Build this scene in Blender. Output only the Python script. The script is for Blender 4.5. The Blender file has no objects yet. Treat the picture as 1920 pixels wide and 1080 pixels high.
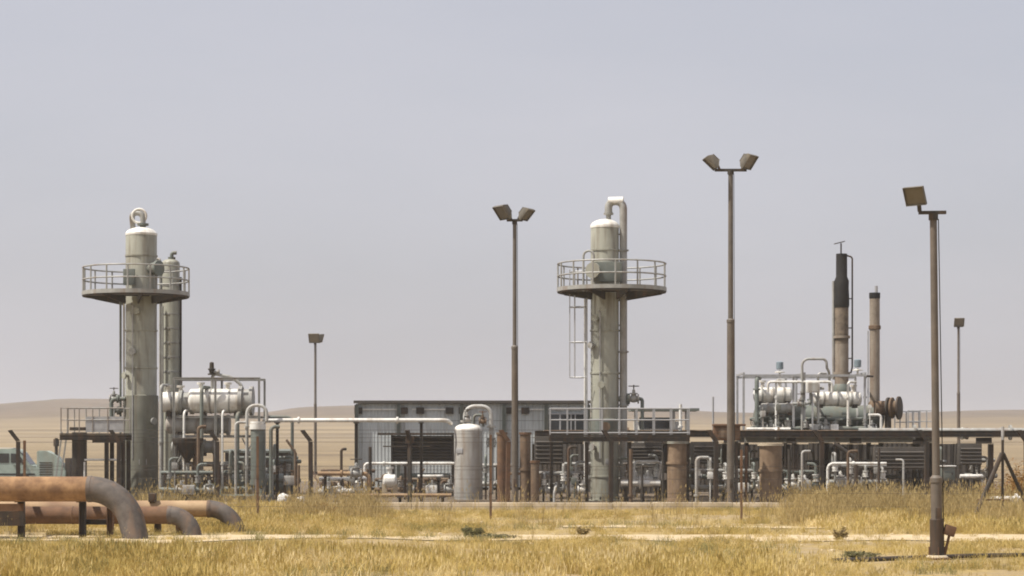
import bpy, bmesh, math, random
import numpy as np
from mathutils import Vector, Matrix, Euler, noise

R = math.radians
random.seed(7)
scn = bpy.context.scene
COL = scn.collection

# ------------------------------------------------------------------ camera
F = 4000.0          # focal length in photograph pixels (1920 wide)
HZ = 830.0          # photograph row of the horizon
CZ = 2.5            # camera height
cam_d = bpy.data.cameras.new("camera")
cam = bpy.data.objects.new("camera", cam_d); COL.objects.link(cam)
cam.location = (0, 0, CZ); cam.rotation_euler = (R(90), 0, 0)
cam_d.sensor_width = 36.0; cam_d.lens = F / 1920 * 36.0
cam_d.shift_y = (HZ - 540) / 1920
cam_d.clip_start = 0.5; cam_d.clip_end = 20000
scn.camera = cam

# ------------------------------------------------------------------ light
SUN_EL, SUN_AZ = R(60), math.atan2(-0.94, -0.34)      # azimuth of the sun: x, y
sx, sy = math.sin(SUN_AZ) * math.cos(SUN_EL), math.cos(SUN_AZ) * math.cos(SUN_EL)
sun_dir = Vector((sx, sy, math.sin(SUN_EL)))
sd = bpy.data.lights.new("sun", 'SUN'); sd.energy = 4.7; sd.angle = R(0.6); sd.color = (1.0, 0.94, 0.85)
so = bpy.data.objects.new("sun", sd); COL.objects.link(so)
so.rotation_euler = sun_dir.to_track_quat('Z', 'Y').to_euler()
so.location = (0, 0, 60)

w = bpy.data.worlds.new("World"); scn.world = w; w.use_nodes = True
wn = w.node_tree; wn.nodes.clear()
sky = wn.nodes.new('ShaderNodeTexSky'); sky.sky_type = 'NISHITA'; sky.sun_disc = False
sky.sun_elevation = SUN_EL; sky.sun_rotation = SUN_AZ
sky.air_density = 1.0; sky.dust_density = 6.0; sky.ozone_density = 2.0; sky.altitude = 200
hazemix = wn.nodes.new('ShaderNodeMix'); hazemix.data_type = 'RGBA'
tc = wn.nodes.new('ShaderNodeTexCoord'); skn = wn.nodes.new('ShaderNodeTexNoise'); skm = wn.nodes.new('ShaderNodeMapping')
skm.inputs['Scale'].default_value = (1.0, 1.0, 3.5); skn.inputs['Scale'].default_value = 3.0; skn.inputs['Detail'].default_value = 5
skr = wn.nodes.new('ShaderNodeMapRange'); skr.inputs['From Min'].default_value = 0.3; skr.inputs['From Max'].default_value = 0.7
skr.inputs['To Min'].default_value = 0.62; skr.inputs['To Max'].default_value = 0.76
wn.links.new(tc.outputs['Generated'], skm.inputs['Vector']); wn.links.new(skm.outputs[0], skn.inputs['Vector']); wn.links.new(skn.outputs['Fac'], skr.inputs['Value'])
wn.links.new(skr.outputs[0], hazemix.inputs['Factor'])
hazemix.inputs['B'].default_value = (5.25, 5.15, 5.55, 1)
bg = wn.nodes.new('ShaderNodeBackground'); bg.inputs['Strength'].default_value = 0.10
wo = wn.nodes.new('ShaderNodeOutputWorld')
wn.links.new(sky.outputs[0], hazemix.inputs['A'])
wn.links.new(hazemix.outputs['Result'], bg.inputs['Color'])
wn.links.new(bg.outputs[0], wo.inputs['Surface'])

scn.view_settings.view_transform = 'Standard'; scn.view_settings.look = 'None'
scn.view_settings.exposure = 0.40; scn.view_settings.gamma = 1.0
scn.view_settings.use_curve_mapping = False
scn.render.engine = 'CYCLES'
scn.cycles.max_bounces = 6; scn.cycles.volume_bounces = 2
scn.cycles.use_denoising = True
scn.cycles.filter_width = 1.9

# ------------------------------------------------------------------ materials
def mat(name, c, c2=None, scale=3.0, rough=0.6, metal=0.0, stain=None, stain_amt=0.35, stain_scale=1.2,
        bump=0.15, streak=True, spec=0.4):
    m = bpy.data.materials.new(name); m.use_nodes = True
    nt = m.node_tree; N = nt.nodes; L = nt.links
    b = N['Principled BSDF']
    geo = N.new('ShaderNodeNewGeometry')
    n1 = N.new('ShaderNodeTexNoise'); n1.inputs['Scale'].default_value = scale; n1.inputs['Detail'].default_value = 8
    n1.inputs['Roughness'].default_value = 0.65
    L.new(geo.outputs['Position'], n1.inputs['Vector'])
    c2 = c2 or tuple(v * 0.72 for v in c)
    r1 = N.new('ShaderNodeValToRGB')
    r1.color_ramp.elements[0].position = 0.32; r1.color_ramp.elements[0].color = (*c2, 1)
    r1.color_ramp.elements[1].position = 0.68; r1.color_ramp.elements[1].color = (*c, 1)
    L.new(n1.outputs['Fac'], r1.inputs['Fac'])
    out = r1.outputs['Color']
    if stain:
        mp = N.new('ShaderNodeMapping')
        if streak: mp.inputs['Scale'].default_value = (3.2, 3.2, 0.35)
        L.new(geo.outputs['Position'], mp.inputs['Vector'])
        n2 = N.new('ShaderNodeTexNoise'); n2.inputs['Scale'].default_value = stain_scale; n2.inputs['Detail'].default_value = 6
        L.new(mp.outputs[0], n2.inputs['Vector'])
        r2 = N.new('ShaderNodeValToRGB')
        r2.color_ramp.elements[0].position = 0.48; r2.color_ramp.elements[0].color = (0, 0, 0, 1)
        r2.color_ramp.elements[1].position = 0.72; r2.color_ramp.elements[1].color = (stain_amt,) * 3 + (1,)
        L.new(n2.outputs['Fac'], r2.inputs['Fac'])
        mx = N.new('ShaderNodeMix'); mx.data_type = 'RGBA'
        mx.inputs['B'].default_value = (*stain, 1)
        L.new(out, mx.inputs['A']); L.new(r2.outputs['Color'], mx.inputs['Factor'])
        out = mx.outputs['Result']
    L.new(out, b.inputs['Base Color'])
    b.inputs['Roughness'].default_value = rough; b.inputs['Metallic'].default_value = metal
    b.inputs['Specular IOR Level'].default_value = spec
    if bump:
        bp = N.new('ShaderNodeBump'); bp.inputs['Strength'].default_value = bump; bp.inputs['Distance'].default_value = 0.02
        L.new(n1.outputs['Fac'], bp.inputs['Height']); L.new(bp.outputs[0], b.inputs['Normal'])
    return m

RUSTC = (0.16, 0.075, 0.03)
M = {}
M['sage'] = mat('sage_paint', (0.345, 0.345, 0.29), (0.27, 0.27, 0.22), 1.1, 0.5, stain=(0.13, 0.10, 0.07), stain_amt=0.75)
M['skirt'] = mat('dull_base_tone', (0.22, 0.22, 0.18), (0.15, 0.15, 0.12), 1.4, 0.7, stain=(0.12, 0.09, 0.06), stain_amt=0.7)
M['tanrust'] = mat('tan_rusted_steel', (0.30, 0.215, 0.14), (0.17, 0.115, 0.07), 2.2, 0.85, stain=(0.12, 0.07, 0.04), stain_amt=0.7)
M['dullwhite'] = mat('dull_grey_white_paint', (0.46, 0.455, 0.43), (0.34, 0.33, 0.30), 1.6, 0.5, stain=(0.22, 0.16, 0.11), stain_amt=0.7)
M['white'] = mat('aged_white_paint', (0.80, 0.79, 0.75), (0.62, 0.61, 0.56), 2.2, 0.4, stain=(0.30, 0.22, 0.14), stain_amt=0.55)
M['grey'] = mat('grey_paint', (0.36, 0.36, 0.34), (0.24, 0.24, 0.22), 2.5, 0.5, stain=RUSTC, stain_amt=0.45)
M['galv'] = mat('galvanised_steel', (0.42, 0.42, 0.42), (0.30, 0.30, 0.30), 4, 0.5, 0.25)
M['dark'] = mat('dark_weathered_steel', (0.05, 0.042, 0.034), (0.03, 0.025, 0.02), 4, 0.7, stain=RUSTC, stain_amt=0.4)
M['pole'] = mat('weathered_pole_steel', (0.135, 0.118, 0.10), (0.09, 0.078, 0.065), 3, 0.6, stain=(0.17, 0.11, 0.065), stain_amt=0.4)
M['rust'] = mat('rusted_steel', (0.17, 0.09, 0.048), (0.09, 0.05, 0.03), 3.5, 0.85, stain=(0.24, 0.16, 0.09), stain_amt=0.5, streak=False)
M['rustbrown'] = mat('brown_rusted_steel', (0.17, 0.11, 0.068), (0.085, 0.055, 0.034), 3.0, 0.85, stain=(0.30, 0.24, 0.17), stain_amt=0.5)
M['orange'] = mat('rusty_orange_pipe', (0.36, 0.215, 0.105), (0.17, 0.09, 0.043), 3.2, 0.85, stain=(0.10, 0.05, 0.028), stain_amt=0.8, streak=False, stain_scale=1.7)
M['palepipe'] = mat('pale_rusted_pipe', (0.42, 0.30, 0.17), (0.26, 0.16, 0.09), 2.4, 0.75, stain=(0.14, 0.07, 0.04), stain_amt=0.8, streak=False)
M['coat'] = mat('grey_pipe_coating', (0.135, 0.115, 0.10), (0.06, 0.05, 0.045), 3.0, 0.75, stain=(0.20, 0.12, 0.07), stain_amt=0.7)
M['soot'] = mat('soot_black', (0.022, 0.021, 0.02), (0.012, 0.012, 0.012), 4, 0.9)
M['stack'] = mat('heat_stained_stack', (0.29, 0.25, 0.20), (0.185, 0.15, 0.115), 1.8, 0.7, stain=(0.15, 0.09, 0.06), stain_amt=0.6)
M['clad'] = mat('grey_wall_cladding', (0.50, 0.53, 0.53), (0.42, 0.45, 0.445), 0.8, 0.5, stain=(0.20, 0.18, 0.15), stain_amt=0.5)
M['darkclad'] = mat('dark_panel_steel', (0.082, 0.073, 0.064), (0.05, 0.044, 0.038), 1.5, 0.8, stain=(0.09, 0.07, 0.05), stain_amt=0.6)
M['roof'] = mat('roof_sheet', (0.20, 0.20, 0.20), (0.13, 0.13, 0.13), 1.0, 0.5)
M['conc'] = mat('concrete', (0.56, 0.47, 0.34), (0.42, 0.35, 0.25), 2.0, 0.9, stain=(0.25, 0.20, 0.14), stain_amt=0.6, streak=False)
M['greenpaint'] = mat('pale_green_paint', (0.37, 0.44, 0.385), (0.27, 0.33, 0.285), 2.0, 0.4, stain=(0.25, 0.21, 0.15), stain_amt=0.5)
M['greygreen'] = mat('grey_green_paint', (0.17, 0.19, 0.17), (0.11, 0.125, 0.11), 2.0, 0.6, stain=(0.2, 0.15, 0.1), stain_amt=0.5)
M['rubber'] = mat('tyre_rubber', (0.03, 0.03, 0.03), None, 5, 0.9)
M['glass'] = mat('dark_window_glass', (0.03, 0.035, 0.04), None, 2, 0.08, bump=0, spec=0.6)
M['lens'] = mat('dusty_lamp_glass', (0.16, 0.14, 0.11), None, 2, 0.2, bump=0, spec=0.6)
M['lamp'] = mat('lamp_housing', (0.13, 0.115, 0.09), (0.085, 0.075, 0.06), 5, 0.55, stain=(0.3, 0.25, 0.17), stain_amt=0.5)
M['blue'] = mat('grey_blue_paint', (0.20, 0.25, 0.28), None, 3, 0.5)
M['plastic'] = mat('white_sacking', (0.75, 0.74, 0.70), (0.6, 0.58, 0.53), 5, 0.8)

# ------------------------------------------------------------------ mesh building
def frame_of(d):
    d = Vector(d).normalized()
    u = d.cross(Vector((0, 0, 1)))
    if u.length < 1e-4: u = Vector((1, 0, 0))
    u.normalize()
    return u, d.cross(u).normalized()

class MB:
    def __init__(s): s.bm = bmesh.new()
    def box(s, c, size, rot=None):
        m = Matrix.Translation(Vector(c)) @ (Euler(rot).to_matrix().to_4x4() if rot else Matrix.Identity(4)) @ Matrix.Diagonal((*size, 1))
        bmesh.ops.create_cube(s.bm, size=1.0, matrix=m); return s
    def bbox(s, c, size, bev=0.02, rot=None):
        t = bmesh.new()
        bmesh.ops.create_cube(t, size=1.0, matrix=Matrix.Diagonal((*size, 1)))
        bmesh.ops.bevel(t, geom=t.edges[:], offset=bev, segments=2, affect='EDGES', profile=0.6)
        m = Matrix.Translation(Vector(c)) @ (Euler(rot).to_matrix().to_4x4() if rot else Matrix.Identity(4))
        t.transform(m)
        me = bpy.data.meshes.new('t'); t.to_mesh(me); t.free(); s.bm.from_mesh(me); bpy.data.meshes.remove(me); return s
    def rings(s, rings, cap=True, closed=False):
        vs = [[s.bm.verts.new(p) for p in r] for r in rings]
        n = len(vs[0]); k = len(vs)
        for i in range(k if closed else k - 1):
            a, b = vs[i], vs[(i + 1) % k]
            for j in range(n):
                s.bm.faces.new((a[j], a[(j + 1) % n], b[(j + 1) % n], b[j]))
        if cap and not closed:
            s.bm.faces.new(list(reversed(vs[0]))); s.bm.faces.new(vs[-1])
        return s
    def lathe(s, prof, o=(0, 0, 0), axis=(0, 0, 1), n=20):
        o = Vector(o); d = Vector(axis).normalized(); u, v = frame_of(d)
        s.rings([[o + d * z + (u * math.cos(2 * math.pi * j / n) + v * math.sin(2 * math.pi * j / n)) * max(r, 1e-4) for j in range(n)] for r, z in prof])
        return s
    def cyl(s, p0, p1, r, r2=None, n=12):
        p0, p1 = Vector(p0), Vector(p1)
        return s.lathe([(r, 0), (r if r2 is None else r2, (p1 - p0).length)], p0, p1 - p0, n)
    def path(s, pts, bend):
        pts = [Vector(p) for p in pts]; out = [pts[0]]
        for i in range(1, len(pts) - 1):
            a, b, c = pts[i - 1], pts[i], pts[i + 1]
            d1, d2 = (a - b), (c - b); l = min(bend, d1.length * 0.49, d2.length * 0.49)
            d1.normalize(); d2.normalize()
            p, q = b + d1 * l, b + d2 * l
            for k in range(7):
                t = k / 6; out.append((1 - t) ** 2 * p + 2 * t * (1 - t) * (b * 0.82 + (p + q) * 0.09) + t * t * q)
        out.append(pts[-1]); return out
    def tube(s, pts, r, n=10, bend=None):
        P = s.path(pts, bend if bend is not None else r * 3) if len(pts) > 2 else [Vector(p) for p in pts]
        d = (P[1] - P[0]).normalized(); u, v = frame_of(d); rings = []
        for i, p in enumerate(P):
            if i == 0: t = P[1] - P[0]
            elif i == len(P) - 1: t = P[-1] - P[-2]
            else: t = (P[i + 1] - P[i]).normalized() + (P[i] - P[i - 1]).normalized()
            t.normalize()
            u = (u - t * u.dot(t)).normalized(); v = t.cross(u)
            rings.append([p + (u * math.cos(2 * math.pi * j / n) + v * math.sin(2 * math.pi * j / n)) * r for j in range(n)])
        return s.rings(rings)
    def ring(s, c, axis, R_, r, n=24, m=6):
        c = Vector(c); u, v = frame_of(axis); d = Vector(axis).normalized(); rs = []
        for i in range(n):
            a = 2 * math.pi * i / n; q = u * math.cos(a) + v * math.sin(a)
            rs.append([c + q * (R_ + r * math.cos(2 * math.pi * j / m)) + d * r * math.sin(2 * math.pi * j / m) for j in range(m)])
        return s.rings(rs, closed=True)
    def flange(s, p, axis, r, t=0.05, n=16):
        p = Vector(p); d = Vector(axis).normalized()
        s.cyl(p - d * t * 1.1, p - d * 0.004, r, n=n); s.cyl(p + d * 0.004, p + d * t * 1.1, r, n=n); return s
    def vessel(s, p0, p1, r, n=28, flat=0.5):
        """cylinder with dished heads between the two tangent points"""
        p0, p1 = Vector(p0), Vector(p1); L = (p1 - p0).length
        prof = [(r * math.sin(a), -r * flat * math.cos(a)) for a in [0.02, .3, .6, .9, 1.2, 1.42]] + [(r, 0), (r, L)] + \
               [(r * math.sin(a), L + r * flat * math.cos(a)) for a in [1.42, 1.2, .9, .6, .3, .02]]
        return s.lathe(prof, p0, p1 - p0, n)
    def prism(s, poly, y0, y1):
        """polygon in x-z extruded along y"""
        a = [s.bm.verts.new((x, y0, z)) for x, z in poly]; b = [s.bm.verts.new((x, y1, z)) for x, z in poly]
        n = len(poly)
        s.bm.faces.new(a); s.bm.faces.new(list(reversed(b)))
        for i in range(n): s.bm.faces.new((a[i], b[i], b[(i + 1) % n], a[(i + 1) % n]))
        return s
    def ibeam(s, p0, p1, h=0.25, wd=0.2, up=(0, 0, 1), t=0.02):
        p0, p1 = Vector(p0), Vector(p1); d = (p1 - p0); L = d.length; d.normalize()
        up = Vector(up); up = (up - d * up.dot(d)).normalized(); sd_ = d.cross(up)
        m = Matrix((d, sd_, up)).transposed().to_4x4(); m.translation = (p0 + p1) / 2
        for c, sz in (((0, 0, 0), (L, t, h - 2 * t)), ((0, 0, h / 2 - t / 2), (L, wd, t)), ((0, 0, -h / 2 + t / 2), (L, wd, t))):
            bmesh.ops.create_cube(s.bm, size=1.0, matrix=m @ Matrix.Translation(c) @ Matrix.Diagonal((*sz, 1)))
        return s
    def mesh(s, name, m):
        bmesh.ops.recalc_face_normals(s.bm, faces=s.bm.faces[:])
        for f in s.bm.faces: f.smooth = True
        for e in s.bm.edges:
            e.smooth = not (len(e.link_faces) == 2 and e.calc_face_angle(0) > R(38))
        me = bpy.data.meshes.new(name); s.bm.to_mesh(me); s.bm.free()
        me.materials.append(m); return me
    def build(s, name, m, parent=None, kind=None):
        if name in EACH and kind is None:
            return s.build_each(name, m, parent)
        return put(name, s.mesh(name, m), parent, kind=kind)
    def build_each(s, name, m, parent):
        seen = set(); groups = []
        for v in s.bm.verts:
            if v in seen: continue
            st = [v]; seen.add(v); g = []
            while st:
                q = st.pop(); g.append(q)
                for e in q.link_edges:
                    o = e.other_vert(q)
                    if o not in seen: seen.add(o); st.append(o)
            groups.append(g)
        last = None
        for g in groups:
            n = MB(); mp = {v: n.bm.verts.new(v.co) for v in g}; gs = set(g)
            for f in s.bm.faces:
                if f.verts[0] in gs: n.bm.faces.new([mp[v] for v in f.verts])
            last = put(name, n.mesh(name, m), parent)
        s.bm.free(); return last
EACH = {'handrail', 'brace', 'saddle', 'lagging_band', 'shell_band', 'band', 'deck_beam', 'guardrail', 'side_beam', 'rail', 'bumper', 'wall',
        'ladder_stile', 'end_flange', 'wire', 'cross_beam'}

def put(name, me, parent=None, loc=None, rot=None, scale=None, kind=None):
    o = bpy.data.objects.new(name, me); COL.objects.link(o)
    if parent: o.parent = parent
    if loc: o.location = loc
    if rot: o.rotation_euler = rot
    if scale: o.scale = scale if hasattr(scale, '__len__') else (scale,) * 3
    if kind: o['kind'] = kind
    return o

def thing(name, label, cat, loc=(0, 0, 0), group=None, rz=0):
    o = bpy.data.objects.new(name, None); COL.objects.link(o); o.empty_display_size = 0.3
    o.location = loc; o.rotation_euler = (0, 0, rz)
    o['label'] = label; o['category'] = cat
    if group: o['group'] = group
    return o

def tag(o, label, cat, group=None):
    o['label'] = label; o['category'] = cat
    if group: o['group'] = group
    return o

def X(px, Y): return (px - 960) * Y / F
def Z(py, Y): return CZ + (HZ - py) * Y / F
class Fr:
    """local frame of a thing that stands at photograph column pxc and distance Y"""
    def __init__(s, pxc, Y): s.c, s.Y, s.s = pxc, Y, Y / F; s.loc = (X(pxc, Y), Y, 0)
    def x(s, px): return (px - s.c) * s.s
    def z(s, py): return CZ + (HZ - py) * s.s

# ------------------------------------------------------------------ terrain
def smooth(a, b, v):
    t = np.clip((v - a) / (b - a), 0, 1); return t * t * (3 - 2 * t)
_rs = np.random.RandomState(3)
_lat = _rs.rand(64, 64)
def vnoise(x, y):
    xi = np.floor(x).astype(int); yi = np.floor(y).astype(int); fx = x - xi; fy = y - yi
    fx = fx * fx * (3 - 2 * fx); fy = fy * fy * (3 - 2 * fy)
    g = lambda i, j: _lat[i % 64, j % 64]
    return (g(xi, yi) * (1 - fx) + g(xi + 1, yi) * fx) * (1 - fy) + (g(xi, yi + 1) * (1 - fx) + g(xi + 1, yi + 1) * fx) * fy
def fbm(x, y, o=4):
    s = 0; a = 0.5
    for k in range(o): s = s + a * vnoise(x * 2 ** k + 17 * k, y * 2 ** k + 31 * k); a *= 0.5
    return s
SK_PX = np.array([-3000, -600, -100, 0, 50, 120, 230, 330, 480, 560, 660, 900, 1200, 1330, 1600, 1800, 1920, 2400, 4500])
SK_PY = np.array([775, 765, 760, 768, 757, 753, 755, 764, 781, 769, 766, 772, 770, 776, 782, 776, 774, 778, 772])
def ground_z(x, y):
    x = np.asarray(x, float); y = np.asarray(y, float)
    near = 0.10 * (fbm(x * 0.35, y * 0.35) - 0.47) * smooth(79, 74, y)
    px = 960 + x / np.maximum(y, 1) * F
    top = CZ + (HZ - np.interp(px, SK_PX, SK_PY)) * 1700 / F
    prof = smooth(650, 1650, y) * (0.86 + 0.28 * fbm(x * 0.006, y * 0.0035)) * (1 - 0.5 * smooth(1900, 4500, y))
    hills = (top - 0) * prof
    plain = 6.0 * smooth(160, 1000, y) * (0.6 + 0.8 * fbm(x * 0.004 + 5, y * 0.004)) * (1 - smooth(900, 1600, y))
    return near + hills + plain
def gz(x, y): return float(ground_z(x, y))

xs = np.concatenate([-np.geomspace(3000, 32, 60), np.linspace(-30, 30, 121), np.geomspace(32, 3000, 60)])
ys = np.concatenate([np.linspace(-400, 20, 10), np.linspace(25, 82, 140), np.geomspace(84, 5200, 110)])
GX, GY = np.meshgrid(xs, ys); GZ = ground_z(GX, GY)
nx, ny = len(xs), len(ys)
verts = np.stack([GX.ravel(), GY.ravel(), GZ.ravel()], 1)
idx = np.arange(nx * ny).reshape(ny, nx)
faces = np.stack([idx[:-1, :-1].ravel(), idx[:-1, 1:].ravel(), idx[1:, 1:].ravel(), idx[1:, :-1].ravel()], 1)
me = bpy.data.meshes.new('ground'); me.from_pydata(verts.tolist(), [], faces.tolist()); me.update()
for p in me.polygons: p.use_smooth = True

def ground_material():
    m = bpy.data.materials.new('dry_field'); m.use_nodes = True; nt = m.node_tree; N = nt.nodes; L = nt.links
    b = N['Principled BSDF']; geo = N.new('ShaderNodeNewGeometry')
    def nz(sc, det=8, scl=None):
        n = N.new('ShaderNodeTexNoise'); n.inputs['Scale'].default_value = sc; n.inputs['Detail'].default_value = det
        n.inputs['Roughness'].default_value = 0.65
        if scl:
            mp = N.new('ShaderNodeMapping'); mp.inputs['Scale'].default_value = scl
            L.new(geo.outputs['Position'], mp.inputs['Vector']); L.new(mp.outputs[0], n.inputs['Vector'])
        else: L.new(geo.outputs['Position'], n.inputs['Vector'])
        return n.outputs['Fac']
    def ramp(f, a, ca, c, cc):
        r = N.new('ShaderNodeValToRGB'); e = r.color_ramp.elements
        e[0].position, e[0].color = a, (*ca, 1); e[1].position, e[1].color = c, (*cc, 1)
        L.new(f, r.inputs['Fac']); return r.outputs['Color']
    def mix(f, A, B):
        x = N.new('ShaderNodeMix'); x.data_type = 'RGBA'; L.new(f, x.inputs['Factor']); L.new(A, x.inputs['A']); L.new(B, x.inputs['B']); return x.outputs['Result']
    straw = ramp(nz(6.0, 10), 0.3, (0.19, 0.135, 0.055), 0.7, (0.42, 0.315, 0.135))
    soil = ramp(nz(2.5, 10), 0.3, (0.20, 0.15, 0.09), 0.7, (0.36, 0.28, 0.165))
    near = mix(ramp(nz(0.5, 6), 0.42, (0, 0, 0), 0.62, (1, 1, 1)), straw, soil)
    farc = ramp(nz(0.012, 10, (1, 2.2, 1)), 0.3, (0.15, 0.115, 0.075), 0.72, (0.285, 0.22, 0.13))
    hillc = ramp(nz(0.03, 10), 0.3, (0.07, 0.052, 0.04), 0.7, (0.155, 0.115, 0.083))
    sp = N.new('ShaderNodeSeparateXYZ'); L.new(geo.outputs['Position'], sp.inputs[0])
    def rng(v, a, c):
        r = N.new('ShaderNodeMapRange'); r.interpolation_type = 'SMOOTHSTEP'
        r.inputs['From Min'].default_value = a; r.inputs['From Max'].default_value = c; L.new(v, r.inputs['Value']); return r.outputs[0]
    c = mix(rng(sp.outputs['Y'], 90, 170), near, farc)
    scrub = ramp(nz(0.11, 4), 0.50, (0, 0, 0), 0.62, (.75, .75, .75)); N_ = N.new('ShaderNodeRGB'); N_.outputs[0].default_value = (0.10, 0.085, 0.055, 1)
    c = mix(rng(sp.outputs['Z'], 6, 20), c, mix(scrub, hillc, N_.outputs[0]))
    L.new(c, b.inputs['Base Color']); b.inputs['Roughness'].default_value = 1.0; b.inputs['Specular IOR Level'].default_value = 0.1
    bp = N.new('ShaderNodeBump'); bp.inputs['Strength'].default_value = 0.5; bp.inputs['Distance'].default_value = 0.05
    L.new(nz(9, 10), bp.inputs['Height']); L.new(bp.outputs[0], b.inputs['Normal'])
    return m
me.materials.append(ground_material())
put('ground', me, kind='structure')

M['sand'] = mat('pale_sandy_track', (0.54, 0.44, 0.29), (0.38, 0.30, 0.19), 2.2, 1.0, stain=(0.34, 0.26, 0.14), stain_amt=0.7, streak=False, bump=0.5, spec=0.1)
M['gravel'] = mat('brown_yard_gravel', (0.19, 0.15, 0.11), (0.11, 0.088, 0.065), 7, 1.0, stain=(0.10, 0.08, 0.06), stain_amt=0.6, streak=False, bump=0.6, spec=0.1)

# yard sheet and sandy tracks as sheets just above the ground
def strip(name, x0, x1, f0, f1, m, lift, nxs=160, nys=8):
    V = []; Fc = []
    for i in range(nxs + 1):
        x = x0 + (x1 - x0) * i / nxs; a, b2 = f0(x), f1(x)
        for j in range(nys + 1):
            y = a + (b2 - a) * j / nys; V.append((x, y, gz(x, y) + lift))
    for i in range(nxs):
        for j in range(nys):
            k = i * (nys + 1) + j; Fc.append((k, k + nys + 1, k + nys + 2, k + 1))
    e = bpy.data.meshes.new(name); e.from_pydata(V, [], Fc); e.update(); e.materials.append(m)
    for p in e.polygons: p.use_smooth = True
    return put(name, e, kind='structure')
strip('yard', -44, 60, lambda x: 80.5, lambda x: 138, M['gravel'], 0.01, 60, 12)
tn = lambda x, k: float(fbm(x * 0.22 + k, 3.3 + k)) - 0.47
def track_near(x): return 54.0 + 2.6 * tn(x, 1) + 0.5 * math.sin(x * 0.9)
def track_far(x): return 57.3 + 2.2 * tn(x, 8)
strip('path', -22, 24, track_near, track_far, M['sand'], 0.02, 220, 10)
def verge_near(x): return 62.2 + 2.0 * tn(x, 21)
def verge_far(x): return 63.3 + 2.0 * tn(x, 27) + 0.4
strip('path.001', 1.5, 17, verge_near, verge_far, M['sand'], 0.02, 120, 4)

# kerb along the front of the yard, cast in lengths
kerb = bpy.data.objects.new('kerb', None); COL.objects.link(kerb); kerb.location = (0, 79.9, 0); kerb['kind'] = 'structure'
kme = MB().bbox((0, 0, 0.02), (1.485, 0.30, 0.48), 0.02).mesh('kerb_stone', M['conc'])
for i in range(26):
    px = -13.5 + i * 1.5
    put('kerb_stone', kme, kerb, (px, random.uniform(-.015, .015), random.uniform(-.012, .012)), (random.uniform(-.01, .01), random.uniform(-.006, .006), random.uniform(-.008, .008)))

# ------------------------------------------------------------------ shared small fittings
def wheel_mesh(r, m, spokes=4):
    b = MB().ring((0, 0, 0), (0, 0, 1), r, r * 0.09, 18, 6)
    for k in range(spokes):
        a = math.pi * k / spokes * 2; b.cyl((0, 0, 0), (r * math.cos(a), r * math.sin(a), 0), r * 0.06, n=5)
    b.cyl((0, 0, -r * .5), (0, 0, r * .25), r * 0.12, n=8); return b.mesh('handwheel', m)
def valve_mesh(m, r=0.1):
    """gate valve on a pipe along x of radius r, stem up"""
    b = MB()
    b.lathe([(r * 1.9, 0), (r * 1.9, r * .5), (r * 1.1, r * .5), (r * 1.45, r * 1.6), (r * 1.45, r * 2.4), (r * 1.1, r * 3.5), (r * 1.9, r * 3.5), (r * 1.9, r * 4)], (-2 * r, 0, 0), (1, 0, 0), 16)
    b.lathe([(r * 1.1, 0), (r * 1.0, r * 1.9), (r * 1.6, r * 1.9), (r * 1.6, r * 2.3), (r * .7, r * 2.4), (r * .55, r * 3.6), (r * .2, r * 3.7), (r * .2, r * 4.9)], (0, 0, 0), (0, 0, 1), 12)
    return b.mesh('valve', m)
VALVE = {k: valve_mesh(M[k]) for k in ('white', 'grey', 'sage', 'rustbrown')}
WHEEL = {'dark': wheel_mesh(0.2, M['dark']), 'white': wheel_mesh(0.2, M['white']), 'rust': wheel_mesh(0.2, M['rust'])}
def valve(parent, loc, scale=1.0, m='grey', wm='dark', rot=None, wheel=True):
    v = put('valve', VALVE[m], parent, loc, rot, scale)
    if wheel: put('handwheel', WHEEL[wm], v, (0, 0, 0.5))
    return v

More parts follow.
